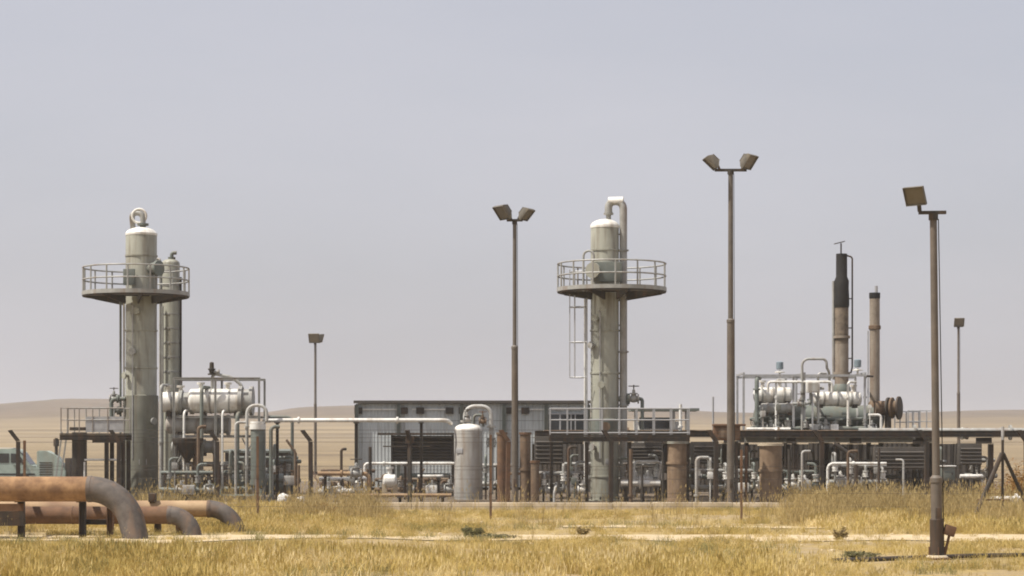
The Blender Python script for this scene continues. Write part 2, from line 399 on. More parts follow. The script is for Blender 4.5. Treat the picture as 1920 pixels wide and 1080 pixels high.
# ------------------------------------------------------------------ column platforms, ladders
def round_platform(parent, cx, cz, rad, n_posts, skip=None, hole=0.66, yc=0.0, mrail='grey'):
    """annular deck with toe plate, brackets, rails and posts; centre (cx, yc) at height cz"""
    n = 28
    b = MB(); rr = []
    for r0, r1 in ((rad - .16, rad), (hole, hole + .12)):
        rr = [[(cx + r_ * math.cos(2 * math.pi * j / n), yc + r_ * math.sin(2 * math.pi * j / n), cz + z) for r_, z in ((r0, -.10), (r1, -.10), (r1, -.004), (r0, -.004))] for j in range(n)]
        b.rings(rr, closed=True)
    pl = b.build('platform', M['dark'], parent)
    g = MB(); yy = -rad + .10
    while yy < rad - .08:
        hx = math.sqrt(rad ** 2 - yy ** 2) - .05; hh = math.sqrt(hole ** 2 - yy ** 2) + .02 if abs(yy) < hole else 0
        for a, c in (((-hx, -hh), (hh, hx)) if hh else ((-hx, hx),)):
            g.box((cx + (a + c) / 2, yc + yy, cz - .03), (c - a, .011, .03))
        yy += .024
    g.build('grating', M['pole'], pl, kind='stuff')
    t = MB()
    rr = []
    for j in range(n):
        a = 2 * math.pi * j / n; c, s_ = math.cos(a), math.sin(a)
        rr.append([(cx + (rad + d) * c, yc + (rad + d) * s_, cz + z) for d, z in ((0.004, -.05), (0.025, -.05), (0.025, .12), (0.004, .12))])
    t.rings(rr, closed=True); t.build('toe_plate', M['grey'], pl)
    bk = MB().prism([(hole + .01, cz - .07), (rad - .05, cz - .07), (rad - .05, cz - .13), (hole + .01, cz - .42)], -.03, .03).mesh('bracket', M['dark'])
    for k in range(8):
        put('bracket', bk, pl, (cx, yc, 0), (0, 0, 2 * math.pi * (k + .37) / 8))
    g = MB()
    for z in (cz + 1.15, cz + .62):
        g.ring((cx, yc, z), (0, 0, 1), rad - .02, .036, 40, 6)
    g.build('guardrail', M[mrail], pl)
    pm = MB().cyl((0, 0, -.05), (0, 0, 1.15), .036, n=6).mesh('stanchion', M[mrail])
    for k in range(n_posts):
        a = 2 * math.pi * (k + .3) / n_posts
        put('stanchion', pm, pl, (cx + (rad - .02) * math.cos(a), yc + (rad - .02) * math.sin(a), cz))
    return pl

def caged_ladder(parent, x, y, z0, z1, zc, side=-1, m='galv'):
    """ladder in the x-z plane on the left of a column; cage from zc to z1 bulging towards -x"""
    b = MB(); h = .22
    for dy in (-h, h): b.box((x, y + dy, (z0 + z1) / 2), (.055, .045, z1 - z0))
    lad = b.build('ladder', M[m], parent)
    rg = MB().cyl((0, -h, 0), (0, h, 0), .017, n=6).mesh('rung', M[m])
    k = z0 + .2
    while k < z1:
        put('rung', rg, lad, (x, y, k)); k += .3
    c = MB(); zs = [zc + (z1 - .1 - zc) * i / 3 for i in range(4)]
    rc = .42
    for z in zs:
        P = [Vector((x + side * (.0 + rc * 1.75 * math.sin(a)), y + rc * math.cos(a), z)) for a in [math.pi * i / 10 for i in range(11)]]
        c.tube(P, .022, 5, bend=.01)
    for a in (.25, .5, .75):
        p = (x + side * rc * 1.75 * math.sin(math.pi * a), y + rc * math.cos(math.pi * a))
        c.cyl((*p, zc), (*p, z1), .022, n=5)
    c.build('cage', M[m], lad)

def nozzle(b, p, d, r, l, fr=None):
    p = Vector(p); d = Vector(d).normalized(); b.cyl(p, p + d * l, r, n=12); b.flange(p + d * l, d, fr or r * 1.7, .04, 14)

# ------------------------------------------------------------------ right (central) column
Y0 = 92.0
f = Fr(1134, Y0); s = f.s
t = thing('process_column', 'tall grey-green column with caged ladder on its left and a vapour pipe down its right side', 'column', f.loc, 'process columns with railed round platforms')
rad = 26.5 * s
b = MB(); ztan = f.z(425)
b.lathe([(rad + .18, 0), (rad + .18, .05), (rad * 1.0, .06), (rad, 1.0), (rad, ztan)] + [(rad * math.cos(a), ztan + rad * .5 * math.sin(a)) for a in (.25, .5, .75, 1.0, 1.25, 1.5)], n=40)
b.build('shell', M['sage'], t)
b = MB()
for z in (1.05, f.z(800), f.z(700), f.z(620), f.z(470)): b.lathe([(rad + .004, z - .04), (rad + .03, z - .035), (rad + .03, z + .035), (rad + .004, z + .04)], n=40)
b.build('shell_band', M['sage'], t)
b = MB(); b.lathe([(rad + .012, f.z(428)), (rad + .02, f.z(424))] + [((rad + .02) * math.cos(a), ztan + (rad + .02) * .52 * math.sin(a)) for a in (.2, .5, .8, 1.1, 1.4, 1.55)], n=36)
b.build('sunlit_cap', M['white'], t)  # white over the sage dome paints in the sun on the column top
xp = f.x(1168.5); zt = f.z(378)
b = MB(); nozzle(b, (f.x(1141), 0, f.z(413)), (0, 0, 1), .11, .28, .21); b.build('top_nozzle', M['grey'], t)
b = MB(); b.tube([(f.x(1141), 0, f.z(400)), (f.x(1141), 0, zt), (xp, -.12, zt), (xp, -.12, .5), (xp + .8, -.12, .5)], .165, 16, .34)
for z in (f.z(470), f.z(560), f.z(660), f.z(760)): b.flange((xp, -.12, z), (0, 0, 1), .235, .03)
for z in (f.z(440), f.z(610), f.z(710), f.z(820)): b.box((xp - .22, -.1, z), (.36, .08, .06))
b.build('vapour_pipe', M['grey'], t)
b = MB(); b.tube([(f.x(1141), 0, zt + .02), (xp, -.12, zt + .02)], .178, 14); b.build('pipe_lagging', M['white'], t)
pl = round_platform(t, f.x(1147), f.z(545), 102 * s, 15, hole=rad + .05)
pl_parts = pl
caged_ladder(t, f.x(1100), -.1, .4, f.z(545) + .9, f.z(708))
b = MB(); b.cyl((f.x(1097), .25, .3), (f.x(1097), .25, f.z(560)), .04, n=8); b.build('conduit', M['white'], t)
# manway with davit
b = MB(); b.cyl((-rad * .5, -rad * .7, f.z(510)), (-rad * .9, -rad * 1.45, f.z(510)), .26, n=18); b.flange((-rad * .9, -rad * 1.45, f.z(510)), (-.4, -.75, 0), .34, .05)
b.build('manway', M['sage'], t)
b = MB(); b.tube([(f.x(1093), -.6, f.z(548)), (f.x(1093), -.6, f.z(473)), (f.x(1112), -.75, f.z(473)), (f.x(1112), -.75, f.z(492))], .05, 8, .25); b.build('davit', M['grey'], t)
b = MB(); b.bbox((f.x(1137), -rad - .12, f.z(512)), (1.25, .14, .85), .03); b.build('junction_panel', M['greygreen'], t)
b = MB(); b.tube([(rad - .05, -.1, f.z(748)), (f.x(1195), -.1, f.z(748))], .12, 12); b.flange((f.x(1178), -.1, f.z(748)), (1, 0, 0), .24, .05)
b.tube([(f.x(1195), -.1, f.z(748)), (f.x(1204), -.1, f.z(748)), (f.x(1204), -.1, f.z(806))], .08, 10, .12)
b.build('side_nozzle', M['greygreen'], t)
valve(t, (f.x(1188), -.1, f.z(748)), 1.1, 'grey')
b = MB(); b.lathe([(rad + .01, f.z(812)), (rad + .09, f.z(811)), (rad + .09, f.z(786)), (rad + .01, f.z(785))], n=36); b.build('lower_collar', M['greygreen'], t)
b = MB(); b.cyl((0, -rad + .1, f.z(800)), (0, -rad - .35, f.z(800)), .10, n=12); b.flange((0, -rad - .3, f.z(800)), (0, 1, 0), .2, .05); b.build('lower_nozzle', M['rustbrown'], t)
an = MB().cyl((0, 0, 0), (0, 0, .14), .03, n=6).mesh('anchor_bolt', M['dark'])
for k in range(10):
    a = 2 * math.pi * k / 10; put('anchor_bolt', an, t, ((rad + .11) * math.cos(a), (rad + .11) * math.sin(a), .05))

def fittings(t, f, rad, zs, seed):
    r_ = random.Random(seed)
    for i, py in enumerate(zs):
        a = R(r_.uniform(205, 335)); c, s_ = math.cos(a), math.sin(a); z = f.z(py)
        b = MB(); b.cyl((rad * .9 * c, rad * .9 * s_, z), ((rad + .2) * c, (rad + .2) * s_, z), .075, n=12); b.flange(((rad + .2) * c, (rad + .2) * s_, z), (c, s_, 0), .15, .035); b.build('nozzle', M['grey' if i % 2 else 'sage'], t)
    b = MB(); a = R(250); b.tube([((rad + .07) * math.cos(a), (rad + .07) * math.sin(a), f.z(860)), ((rad + .07) * math.cos(a), (rad + .07) * math.sin(a), f.z(zs[0]) + .3), ((rad + .3) * math.cos(a), (rad + .3) * math.sin(a), f.z(zs[0]) + .3)], .028, 6, .08); b.build('instrument_line', M['galv'], t)
    b = MB(); a = R(285); b.bbox(((rad + .03) * math.cos(a), (rad + .03) * math.sin(a), f.z(866)), (.34, .03, .24), .01, (0, 0, a + math.pi / 2)); b.build('nameplate', M['galv'], t)
fittings(t, f, rad, (598, 648, 722, 838), 4)

# ------------------------------------------------------------------ left column
f = Fr(265, Y0); s = f.s
t = thing('process_column', 'tall grey-green column with a small pipe loop on its top, coloured white as if sunlit, at the left beside the slimmer column', 'column', f.loc, 'process columns with railed round platforms')
rad = 29 * s; ztan = f.z(440)
b = MB()
b.lathe([(rad + .18, 0), (rad + .18, .05), (rad, .06), (rad, ztan)] + [(rad * math.cos(a), ztan + rad * .45 * math.sin(a)) for a in (.25, .5, .75, 1.0, 1.25, 1.5)], n=40)
b.build('shell', M['sage'], t)
b = MB(); b.lathe([(rad + .012, f.z(442)), (rad + .02, f.z(438))] + [((rad + .02) * math.cos(a), ztan + (rad + .02) * .47 * math.sin(a)) for a in (.2, .5, .8, 1.1, 1.4, 1.55)], n=36)
b.build('sunlit_cap', M['white'], t)  # bright sunlit look of the dome put into its white colour
b = MB(); b.lathe([(rad + .006, .06), (rad + .06, .08), (rad + .06, f.z(742)), (rad + .006, f.z(741))], n=36); b.build('darker_base', M['skirt'], t)  # lower part of the shell in a darker tone
b = MB()
for z in (f.z(690), f.z(620), f.z(480)): b.lathe([(rad + .004, z - .04), (rad + .03, z - .035), (rad + .03, z + .035), (rad + .004, z + .04)], n=40)
b.build('shell_band', M['sage'], t)
b = MB(); nozzle(b, (f.x(268), 0, f.z(428)), (0, 0, 1), .13, .16, .25); b.build('top_nozzle', M['greygreen'], t)
b = MB(); b.tube([(f.x(268), 0, f.z(419)), (f.x(268), 0, f.z(400)), (f.x(246), .1, f.z(398)), (f.x(244), .75, f.z(430)), (f.x(244), .85, .4)], .12, 12, .28); b.build('vapour_pipe', M['grey'], t)
b = MB(); b.ring((f.x(261), 0, f.z(405)), (0, 1, 0), .30, .055, 20, 8); b.build('lifting_lug', M['white'], t)
round_platform(t, f.x(255), f.z(553), 99 * s, 15, hole=rad + .05)
b = MB(); b.cyl((f.x(226), .0, .3), (f.x(226), .0, f.z(556)), .05, n=8); b.build('conduit', M['greygreen'], t)
b = MB(); b.cyl((f.x(232), .05, .3), (f.x(232), .05, f.z(556)), .045, n=8); b.build('conduit', M['white'], t)
b = MB(); b.cyl((rad * .6, -rad * .5, f.z(505)), (rad * 1.25, -rad * .9, f.z(505)), .26, n=18); b.flange((rad * 1.25, -rad * .9, f.z(505)), (.65, -.4, 0), .34, .05); b.build('manway', M['greygreen'], t)
b = MB(); b.tube([(f.x(296), -.4, f.z(550)), (f.x(296), -.4, f.z(487)), (f.x(304), -.5, f.z(487)), (f.x(304), -.5, f.z(500))], .05, 8, .2); b.build('davit', M['grey'], t)
b = MB(); b.bbox((f.x(248), -rad - .1, f.z(522)), (.5, .12, .7), .03); b.build('junction_panel', M['greygreen'], t)
for dy, pz in ((-.1, 748), (.0, 770)):
    b = MB(); b.tube([(-rad + .05, dy - .3, f.z(pz)), (f.x(212), dy - .3, f.z(pz)), (f.x(212), dy - .3, f.z(pz + 34))], .09, 10, .2); b.flange((f.x(224), dy - .3, f.z(pz)), (1, 0, 0), .18, .04); b.build('side_nozzle', M['greygreen'], t)
valve(t, (f.x(216), -.3, f.z(748)), .9, 'grey')

fittings(t, f, rad, (585, 660, 705, 790), 9)
# slim column behind it
Y1 = 95.5; f = Fr(320, Y1); s = f.s
t = thing('slim_column', 'slim grey-green column with hooked vent pipe, behind the left column', 'column', f.loc)
rad = 17 * s; ztan = f.z(494)
b = MB(); b.lathe([(rad + .12, 0), (rad + .12, .05), (rad, .06), (rad, ztan)] + [(rad * math.cos(a), ztan + rad * .5 * math.sin(a)) for a in (.3, .6, .9, 1.2, 1.5)], n=30); b.build('shell', M['sage'], t)
bandm = MB().lathe([(rad + .004, -.04), (rad + .022, -.035), (rad + .022, .035), (rad + .004, .04)], n=28).mesh('shell_band', M['grey'])
for k in range(9): put('shell_band', bandm, t, (0, 0, f.z(508 + 27 * k)))
b = MB(); b.tube([(f.x(322), 0, f.z(488)), (f.x(322), 0, f.z(474)), (f.x(331), 0, f.z(474))], .085, 10, .1); b.flange((f.x(322), 0, f.z(484)), (0, 0, 1), .17, .04); b.build('vent_pipe', M['greygreen'], t)
b = MB(); b.cyl((f.x(302), -.2, .3), (f.x(302), -.2, f.z(500)), .06, n=8); b.cyl((f.x(308), -.45, .3), (f.x(308), -.45, f.z(575)), .045, n=8)
for py in range(520, 900, 45): b.box((f.x(310), -.2, f.z(py)), (.5, .06, .05))
b.build('riser_pipe', M['grey'], t)
b = MB(); b.cyl((rad + .06, -.1, .3), (rad + .06, -.1, f.z(520)), .05, n=8); b.build('riser_pipe', M['dark'], t)

# ------------------------------------------------------------------ access platform at the far left with stair
f = Fr(180, 90); s = f.s
t = thing('access_platform', 'raised steel access deck with handrail on a thick dark post, left of the left column', 'platform', f.loc)
zd = f.z(812)
b = MB(); b.box((0, 0, zd - .04), (2.75, 1.5, .06)); b.build('deck', M['dark'], t)
b = MB()
for y in (-.72, .72): b.ibeam((-1.38, y, zd - .19), (1.38, y, zd - .19), .22, .12)
b.build('deck_beam', M['dark'], t)
b = MB(); b.bbox((f.x(149), 0, f.z(808) / 2), (.54, .5, f.z(808) - .12), .02); b.build('support_post', M['dark'], t)
b = MB(); b.bbox((f.x(149), 0, f.z(804)), (.72, .62, .14), .02); b.build('post_cap', M['dark'], t)
pm = MB().cyl((0, 0, zd), (0, 0, zd + 1.05), .026, n=6).mesh('stanchion', M['grey'])
for px in (121, 133, 155, 180, 208, 238):
    for y in (-.72, .72): put('stanchion', pm, t, (f.x(px), y, 0))
b = MB()
for z in (1.05, .55):
    for y in (-.72, .72): b.cyl((f.x(121), y, zd + z), (f.x(238), y, zd + z), .024, n=6)
b.build('handrail', M['grey'], t)
lg = MB().ibeam((0, 0, .02), (0, 0, zd - .31), .16, .16, up=(1, 0, 0)).mesh('leg', M['dark'])
for px in (205, 236):
    for y in (-.6, .6): put('leg', lg, t, (f.x(px), y, 0))
b = MB(); b.tube([(f.x(163), -.5, f.z(862)), (f.x(240), -.5, f.z(862))], .045, 8); b.tube([(f.x(163), -.5, f.z(866)), (f.x(163), -.5, .1)], .04, 8); b.build('tie_pipe', M['white'], t)
b = MB()
for y in (-.5, .5): b.box((f.x(112), y, zd / 2), (.06, .05, zd * 1.04), (0, R(8), 0))
b.build('ladder_stile', M['grey'], t)
b = MB(); b.box((f.x(202), -.70, zd + .36), (1.55, .03, .66)); b.build('infill_sheet', M['galv'], t)
b = MB(); b.box((f.x(208), -.65, f.z(824)), (1.3, .1, .28)); b.build('side_plate', M['dark'], t)

# ------------------------------------------------------------------ stacked heat exchangers, left
f = Fr(395, 90.9); s = f.s
t = thing('exchanger_rack', 'grey steel frame standing around the white heat exchangers, right of the slim column', 'steel frame', f.loc)
cm = MB().ibeam((0, 0, .02), (0, 0, f.z(712)), .09, .09, up=(1, 0, 0)).mesh('column', M['grey'])
for px in (333, 410, 491):
    for y in (-1.0, 1.0): put('column', cm, t, (f.x(px), y, 0))
bmn = MB().ibeam((f.x(331), 0, 0), (f.x(493), 0, 0), .10, .10).mesh('beam', M['grey'])
for py in (711, 782, 818, 868):
    for y in (-1.0, 1.0): put('beam', bmn, t, (0, y + (.075 if y < 0 else -.075), f.z(py)))
br = MB()
for px in (341, 460):
    br.cyl((f.x(px), -1.02, f.z(866)), (f.x(px + 22), -1.02, f.z(822)), .035, n=6); br.cyl((f.x(px + 22), -1.02, f.z(866)), (f.x(px), -1.02, f.z(822)), .035, n=6)
br.build('brace', M['grey'], t)
def exchanger(label, px0, px1, py, dpx, Y, m, yoff=0, chan=True, group='heat exchangers stacked in the left frame'):
    f = Fr((px0 + px1) / 2, Y); r = dpx * f.s / 2; z = f.z(py)
    t = thing('heat_exchanger', label, 'heat exchanger', (f.loc[0], f.loc[1], z), group)
    x0, x1 = f.x(px0), f.x(px1)
    b = MB(); b.vessel((x0, 0, 0), (x1 - .5, 0, 0), r, 26, .35); b.build('shell', M[m], t)
    if chan:
        b = MB(); b.cyl((x1 - .42, 0, 0), (x1 - .02, 0, 0), r * .97, n=24); b.flange((x1 - .46, 0, 0), (1, 0, 0), r * 1.22, .07, 26); b.flange((x1, 0, 0), (1, 0, 0), r * 1.22, .06, 26); b.build('channel_head', M['grey'], t)
    b = MB()
    for q in (.2, .75): b.box((x0 + (x1 - x0) * q, 0, -r * 1.15), (.16, r * 1.5, r * .55))
    b.build('saddle', M['dark'], t)
    for q in (.15, .6):
        b = MB(); nozzle(b, (x0 + (x1 - x0) * q, 0, r * .9), (0, 0, 1), .09, .28, .17); b.build('nozzle', M[m], t)
    b = MB()
    for q in (.32, .64): b.lathe([(r + .003, -.04), (r + .02, -.035), (r + .02, .035), (r + .003, .04)], (x0 + (x1 - x0) * q, 0, 0), (1, 0, 0), 26)
    b.build('lagging_band', M['grey'], t)
    return t
exchanger('white lagged heat exchanger, top left in the frame beside the slim column', 307, 360, 754, 38, 90.55, 'white')
exchanger('white heat exchanger with dark channel head, top right in the frame', 360, 472, 752, 46, 90.5, 'white')
exchanger('dull grey-green heat exchanger under the top white ones', 316, 428, 797, 32, 90.8, 'dullwhite')
exchanger('dull grey heat exchanger low in the frame above the field gate valve pipes', 325, 402, 838, 24, 90.8, 'grey')
# pipes round the exchangers
def pipe_run(label, pts, r, m, flanges=(), valves=(), supports=(), name='process_pipe', cat='pipe', bend=None, group=None, wheelm='dark', vm='grey', n=12):
    """world points; flanges: (point, axis); valves: (point, rot, scale); supports: (x, y, ztop)"""
    o = Vector(pts[0]); o.z = 0
    t = thing(name, label, cat, o, group)
    q = lambda p: Vector(p) - o
    b = MB(); b.tube([q(p) for p in pts], r, n, bend); b.build('pipe', M[m], t)
    fm = MB().flange((0, 0, 0), (0, 0, 1), r * 1.75, .035, 14).mesh('flange', M[m])
    for p, ax in flanges: put('flange', fm, t, q(p), Vector(ax).to_track_quat('Z', 'Y').to_euler())
    for p, rot, sc in valves: valve(t, q(p), sc, vm, wheelm, rot)
    for x, y, z in supports:
        b = MB(); p = q((x, y, 0)); b.ibeam((p.x, p.y, .01), (p.x, p.y, z - r - .05), .12, .12, up=(1, 0, 0)); b.box((p.x, p.y, z - r - .025), (.22, .3, .045)); b.build('support', M['dark'], t)
    return t
Y = 89.3
pipe_run('dull white inverted U pipe arching beside the rack, over the small white-topped drum', [(X(463, Y), Y, .3), (X(463, Y), Y, Z(760, Y)), (X(500, Y), Y, Z(760, Y)), (X(500, Y), Y, Z(790, Y))], .07, 'dullwhite', [((X(463, Y), Y, Z(800, Y)), (0, 0, 1))], bend=.35)
f = Fr(483, 88.9); s = f.s
t = thing('filter_drum', 'small upright drum with white top, between the exchanger rack and the long white pipe', 'drum', f.loc)
b = MB(); b.vessel((0, 0, .75), (0, 0, f.z(802)), .29, 22); b.build('shell', M['greygreen'], t)
b = MB(); b.cyl((0, 0, f.z(805)), (0, 0, f.z(795)), .34, n=22); b.cyl((0, 0, f.z(794)), (0, 0, f.z(790)), .31, n=22); b.build('lid', M['white'], t)
for k in range(3):
    a = k * 2.1 + .4; b = MB(); b.box((.25 * math.cos(a), .25 * math.sin(a), .5), (.08, .08, 1.0)); b.build('leg', M['grey'], t)
Y = 90.6
pipe_run('rust-tinged relief pipe with dark valve on top of the white exchangers', [(X(398, Y), Y, Z(735, Y)), (X(398, Y), Y, Z(700, Y)), (X(436, Y), Y, Z(708, Y)), (X(455, Y), Y, Z(724, Y)), (X(455, Y), Y, Z(742, Y))], .07, 'grey', bend=.2)
f = Fr(397, 90.55)
t = thing('relief_valve', 'dark relief valve standing highest above the left exchanger rack', 'valve', (f.loc[0], f.loc[1], f.z(703)))
b = MB(); b.lathe([(.17, 0), (.17, .06), (.10, .07), (.12, .2), (.16, .22), (.16, .27), (.10, .28), (.09, .52), (.03, .55)], n=14); b.build('body', M['dark'], t)
b = MB(); b.tube([(0, 0, .13), (.3, 0, .13)], .06, 10); b.flange((.3, 0, .13), (1, 0, 0), .11, .03); b.build('outlet', M['grey'], t)
rr = random.Random(11)
lab = ['grey upright pipe just right of the left column', 'white upright pipe in front of the left exchanger end', 'grey-green upright pipe rising in the middle of the exchanger rack',
       'rusty upright pipe under the middle exchangers', 'white upright pipe right of the rack centre', 'grey-green upright pipe under the dark channel head']
for (px, p0, p1, m, r), lb in zip(((302, 722, 930, 'grey', .07), (345, 770, 930, 'white', .05), (378, 726, 935, 'greygreen', .08), (366, 845, 938, 'rustbrown', .11), (417, 770, 940, 'white', .045), (445, 775, 935, 'greygreen', .09)), lab):
    Y = 89.75 + rr.random() * .1
    pipe_run(lb, [(X(px, Y), Y, max(.05, Z(p1, Y))), (X(px, Y), Y, Z(p0, Y)), (X(px + 8, Y), Y + .9, Z(p0, Y))], r, m, [((X(px, Y), Y, Z((p0 + p1) / 2 + rr.uniform(-25, 25), Y)), (0, 0, 1))], bend=.22)
# hopper-bottomed separator under the rack
f = Fr(352, 89.6)
t = thing('sump_hopper', 'dark hopper with tapered bottom below the exchangers, near the left cranked fence post', 'hopper', f.loc)
b = MB(); b.lathe([(.08, f.z(868)), (.14, f.z(862)), (.62, f.z(832)), (.66, f.z(826)), (.66, f.z(822)), (.05, f.z(821))], n=18); b.build('cone', M['dark'], t)
for a in (.8, 2.36, 3.9, 5.5):
    b = MB(); b.cyl((.6 * math.cos(a), .6 * math.sin(a), .0), (.55 * math.cos(a), .55 * math.sin(a), f.z(832)), .04, n=6); b.build('leg', M['dark'], t)
b = MB(); b.tube([(0, 0, f.z(866)), (0, 0, .4), (.8, 0, .4)], .08, 10, .25); b.build('drain_pipe', M['grey'], t)

# ------------------------------------------------------------------ valve manifolds
def manifold(label, px0, px1, Y, seed, m='grey', vm='white', zh=(.55, 1.25), wm='dark', step=.95, hi=1.5, name='valve_manifold'):
    r_ = random.Random(seed); x0, x1 = X(px0, Y), X(px1, Y); xc = (x0 + x1) / 2
    t = thing(name, label, 'valve manifold', (xc, Y, 0))
    L = x1 - x0
    for k, z in enumerate(zh):
        rr_ = (.11, .085)[k % 2]; b = MB(); yy = (0, .38)[k % 2]
        b.vessel((-L / 2 + .1, yy, z), (L / 2 - .1, yy, z), rr_, 12, .6); b.build('header_pipe', M[m], t)
    n = max(2, int(L / step))
    fm = MB().flange((0, 0, 0), (0, 0, 1), .12, .03, 12).mesh('flange', M[m])
    for i in range(n):
        x = -L / 2 + (i + .5) * L / n + r_.uniform(-.12, .12); zt = hi * r_.uniform(.75, 1.15)
        b = MB()
        if len(zh) > 1 and r_.random() < .55:
            b.tube([(x, 0, zh[0]), (x, -.38, zh[0]), (x, -.38, zt), (x, .38, zt), (x, .38, zh[1])], .055, 8, .14)
            zv = (zh[0] + zt) / 2
            valve(t, (x, -.38, zv), r_.uniform(.6, .85), vm, wm, (0, R(90), R(90)))
        else:
            b.tube([(x, 0, .1), (x, 0, zt), (x + r_.choice((-.35, .35)), .1, zt)], .06, 8, .16)
            valve(t, (x, 0, zt * .62), r_.uniform(.6, .9), vm, wm, (0, R(90), R(90)))
        b.build('riser', M[m if r_.random() < .6 else 'greygreen'], t)
        put('flange', fm, t, (x, 0, min(zt * .85, zh[0] + .3)))
        if r_.random() < .6: valve(t, (x + L / n * .42, 0, zh[0]), r_.uniform(.9, 1.25), vm, wm)
    for i in range(max(2, int(L / 1.1))):
        x = -L / 2 + L * (i + r_.uniform(.1, .9)) / max(2, int(L / 1.1)); q = r_.random(); y_ = r_.uniform(-.75, -.5); hh = r_.uniform(.7, 1.5)
        if q < .3:
            b = MB(); b.cyl((x, y_, 0), (x, y_, hh), .022, n=6); b.bbox((x, y_, hh + .12), (.24, .14, .28), .02); b.build('instrument_box', M[r_.choice(('grey', 'white', 'greygreen', 'dullwhite'))], t)
        elif q < .5:
            b = MB(); b.cyl((x, y_, 0), (x, y_, hh), .02, n=6); b.cyl((x, y_ - .03, hh + .05), (x, y_ + .03, hh + .05), .09, n=14); b.build('pressure_gauge', M[r_.choice(('white', 'grey'))], t)
        elif q < .75:
            b = MB(); b.bbox((x, -.02, zh[0]), (r_.uniform(.35, .6), .42, .40), .05); b.build('valve_lagging', M[r_.choice(('white', 'dullwhite', 'dullwhite'))], t)
        else:
            b = MB(); x2 = x + r_.uniform(-.5, .5); b.tube([(x, y_, 0), (x, y_, hh * .6), (x2, y_ + .3, hh), (x2, .3, hh)], r_.choice((.03, .045, .06)), 8, .12); b.build('branch_pipe', M[r_.choice(('rustbrown', 'grey', 'dark', 'dullwhite'))], t)
    lg = MB().box((0, .19, zh[-1] / 2), (.09, .09, zh[-1])).box((0, .19, zh[0] - .13), (.09, .6, .06)).mesh('support_leg', M['dark'])
    for i in range(max(2, int(L / 2.2)) + 1):
        put('support_leg', lg, t, (-L / 2 + .25 + (L - .5) * i / max(2, int(L / 2.2)), 0, 0))
    return t
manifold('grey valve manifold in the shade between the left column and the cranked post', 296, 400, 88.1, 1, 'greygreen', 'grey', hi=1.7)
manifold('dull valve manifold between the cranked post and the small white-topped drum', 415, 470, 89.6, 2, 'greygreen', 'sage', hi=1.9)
manifold('pale valve manifold right of the cranked post at left centre, before the shed corner', 594, 690, 90.5, 3, 'white', 'white', (.45, .95), hi=1.0, step=.8)
manifold('grey valve manifold between rusty posts and the tall centre column, with bright valve', 1008, 1098, 90.2, 4, 'grey', 'white', (.5, 1.2), hi=1.5, step=.6)
manifold('grey valve manifold just right of the tall centre column', 1165, 1248, 91.0, 5, 'grey', 'white', (.95, 1.6), hi=1.75, step=.6)
manifold('pale valve manifold between the two thick rusty risers', 1292, 1422, 90.4, 6, 'grey', 'white', (.6, 1.3), hi=1.75, step=.55)
manifold('whitish valve manifold right of the thicker rusty riser', 1468, 1536, 91.0, 7, 'greygreen', 'white', (.7, 1.25), hi=1.6, step=.45)
manifold('grey valve manifold behind the tall weeds under the right rack', 1552, 1668, 92.0, 8, 'grey', 'white', (.8, 1.5), hi=1.8, step=.6)
manifold('tall dull manifold between the small white-topped drum and the stub post', 500, 566, 90.4, 41, 'greygreen', 'rustbrown', (.9, 1.7), hi=2.1, step=.5)
manifold('low rusty manifold at the shed corner, behind the pale one', 598, 705, 98.0, 42, 'rustbrown', 'grey', (.6, 1.2), hi=1.5, step=.8)
manifold('grey manifold in front of the upright vessel, between the rusty uprights', 900, 962, 93.2, 43, 'dullwhite', 'grey', (.7, 1.5), hi=1.9, step=.5)
manifold('small grey manifold right of the near lamp post', 1806, 1872, 97.0, 9, 'grey', 'white', (1.0, 1.7), hi=1.9, step=.6)

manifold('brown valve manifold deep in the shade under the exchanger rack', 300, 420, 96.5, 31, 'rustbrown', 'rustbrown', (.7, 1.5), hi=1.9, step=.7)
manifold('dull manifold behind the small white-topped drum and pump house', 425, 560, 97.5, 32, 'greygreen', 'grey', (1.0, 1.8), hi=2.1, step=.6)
manifold('second row of grey valves behind the tall centre column, under the rack', 1056, 1190, 99.5, 33, 'grey', 'grey', (.8, 1.5), hi=1.9, step=.6)
manifold('second row of grey-green valves behind the two thick rusty risers', 1255, 1500, 100.0, 34, 'greygreen', 'grey', (.9, 1.7), hi=2.0, step=.65)
manifold('second row of grey valves behind the weeds at the right of the yard', 1510, 1780, 100.5, 35, 'grey', 'grey', (.9, 1.6), hi=2.0, step=.7)
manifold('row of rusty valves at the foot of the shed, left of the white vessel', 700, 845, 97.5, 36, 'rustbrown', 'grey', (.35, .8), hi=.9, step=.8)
Y = 90.2
pipe_run('short thick white lagged pipe low down, just right of the tall centre column', [(X(1164, Y), Y, Z(906, Y)), (X(1238, Y), Y, Z(906, Y))], .14, 'white', [((X(1200, Y), Y, Z(906, Y)), (1, 0, 0))], supports=((X(1172, Y), Y, Z(906, Y)), (X(1230, Y), Y, Z(906, Y))))
pipe_run('thin white pipe above the thick lagged one, right of the tall centre column', [(X(1190, Y), Y + .5, .3), (X(1190, Y), Y + .5, Z(866, Y)), (X(1242, Y), Y + .5, Z(866, Y)), (X(1232, Y), Y + .5, .3)], .055, 'white', bend=.2)
pipe_run('pale pipe with sharp bend among the manifolds behind the right weeds', [(X(1552, Y), Y, .3), (X(1552, Y), Y, Z(869, Y)), (X(1662, Y), Y, Z(869, Y))], .06, 'white', [((X(1600, Y), Y, Z(869, Y)), (1, 0, 0))], bend=.25)
pipe_run('grey curved pipe dropping from the rack behind the right weeds', [(X(1570, Y), Y + 1, Z(832, Y)), (X(1590, Y), Y + 1, Z(845, Y)), (X(1612, Y), Y + 1, Z(860, Y)), (X(1612, Y), Y + 1, .3)], .09, 'dark', bend=.3)
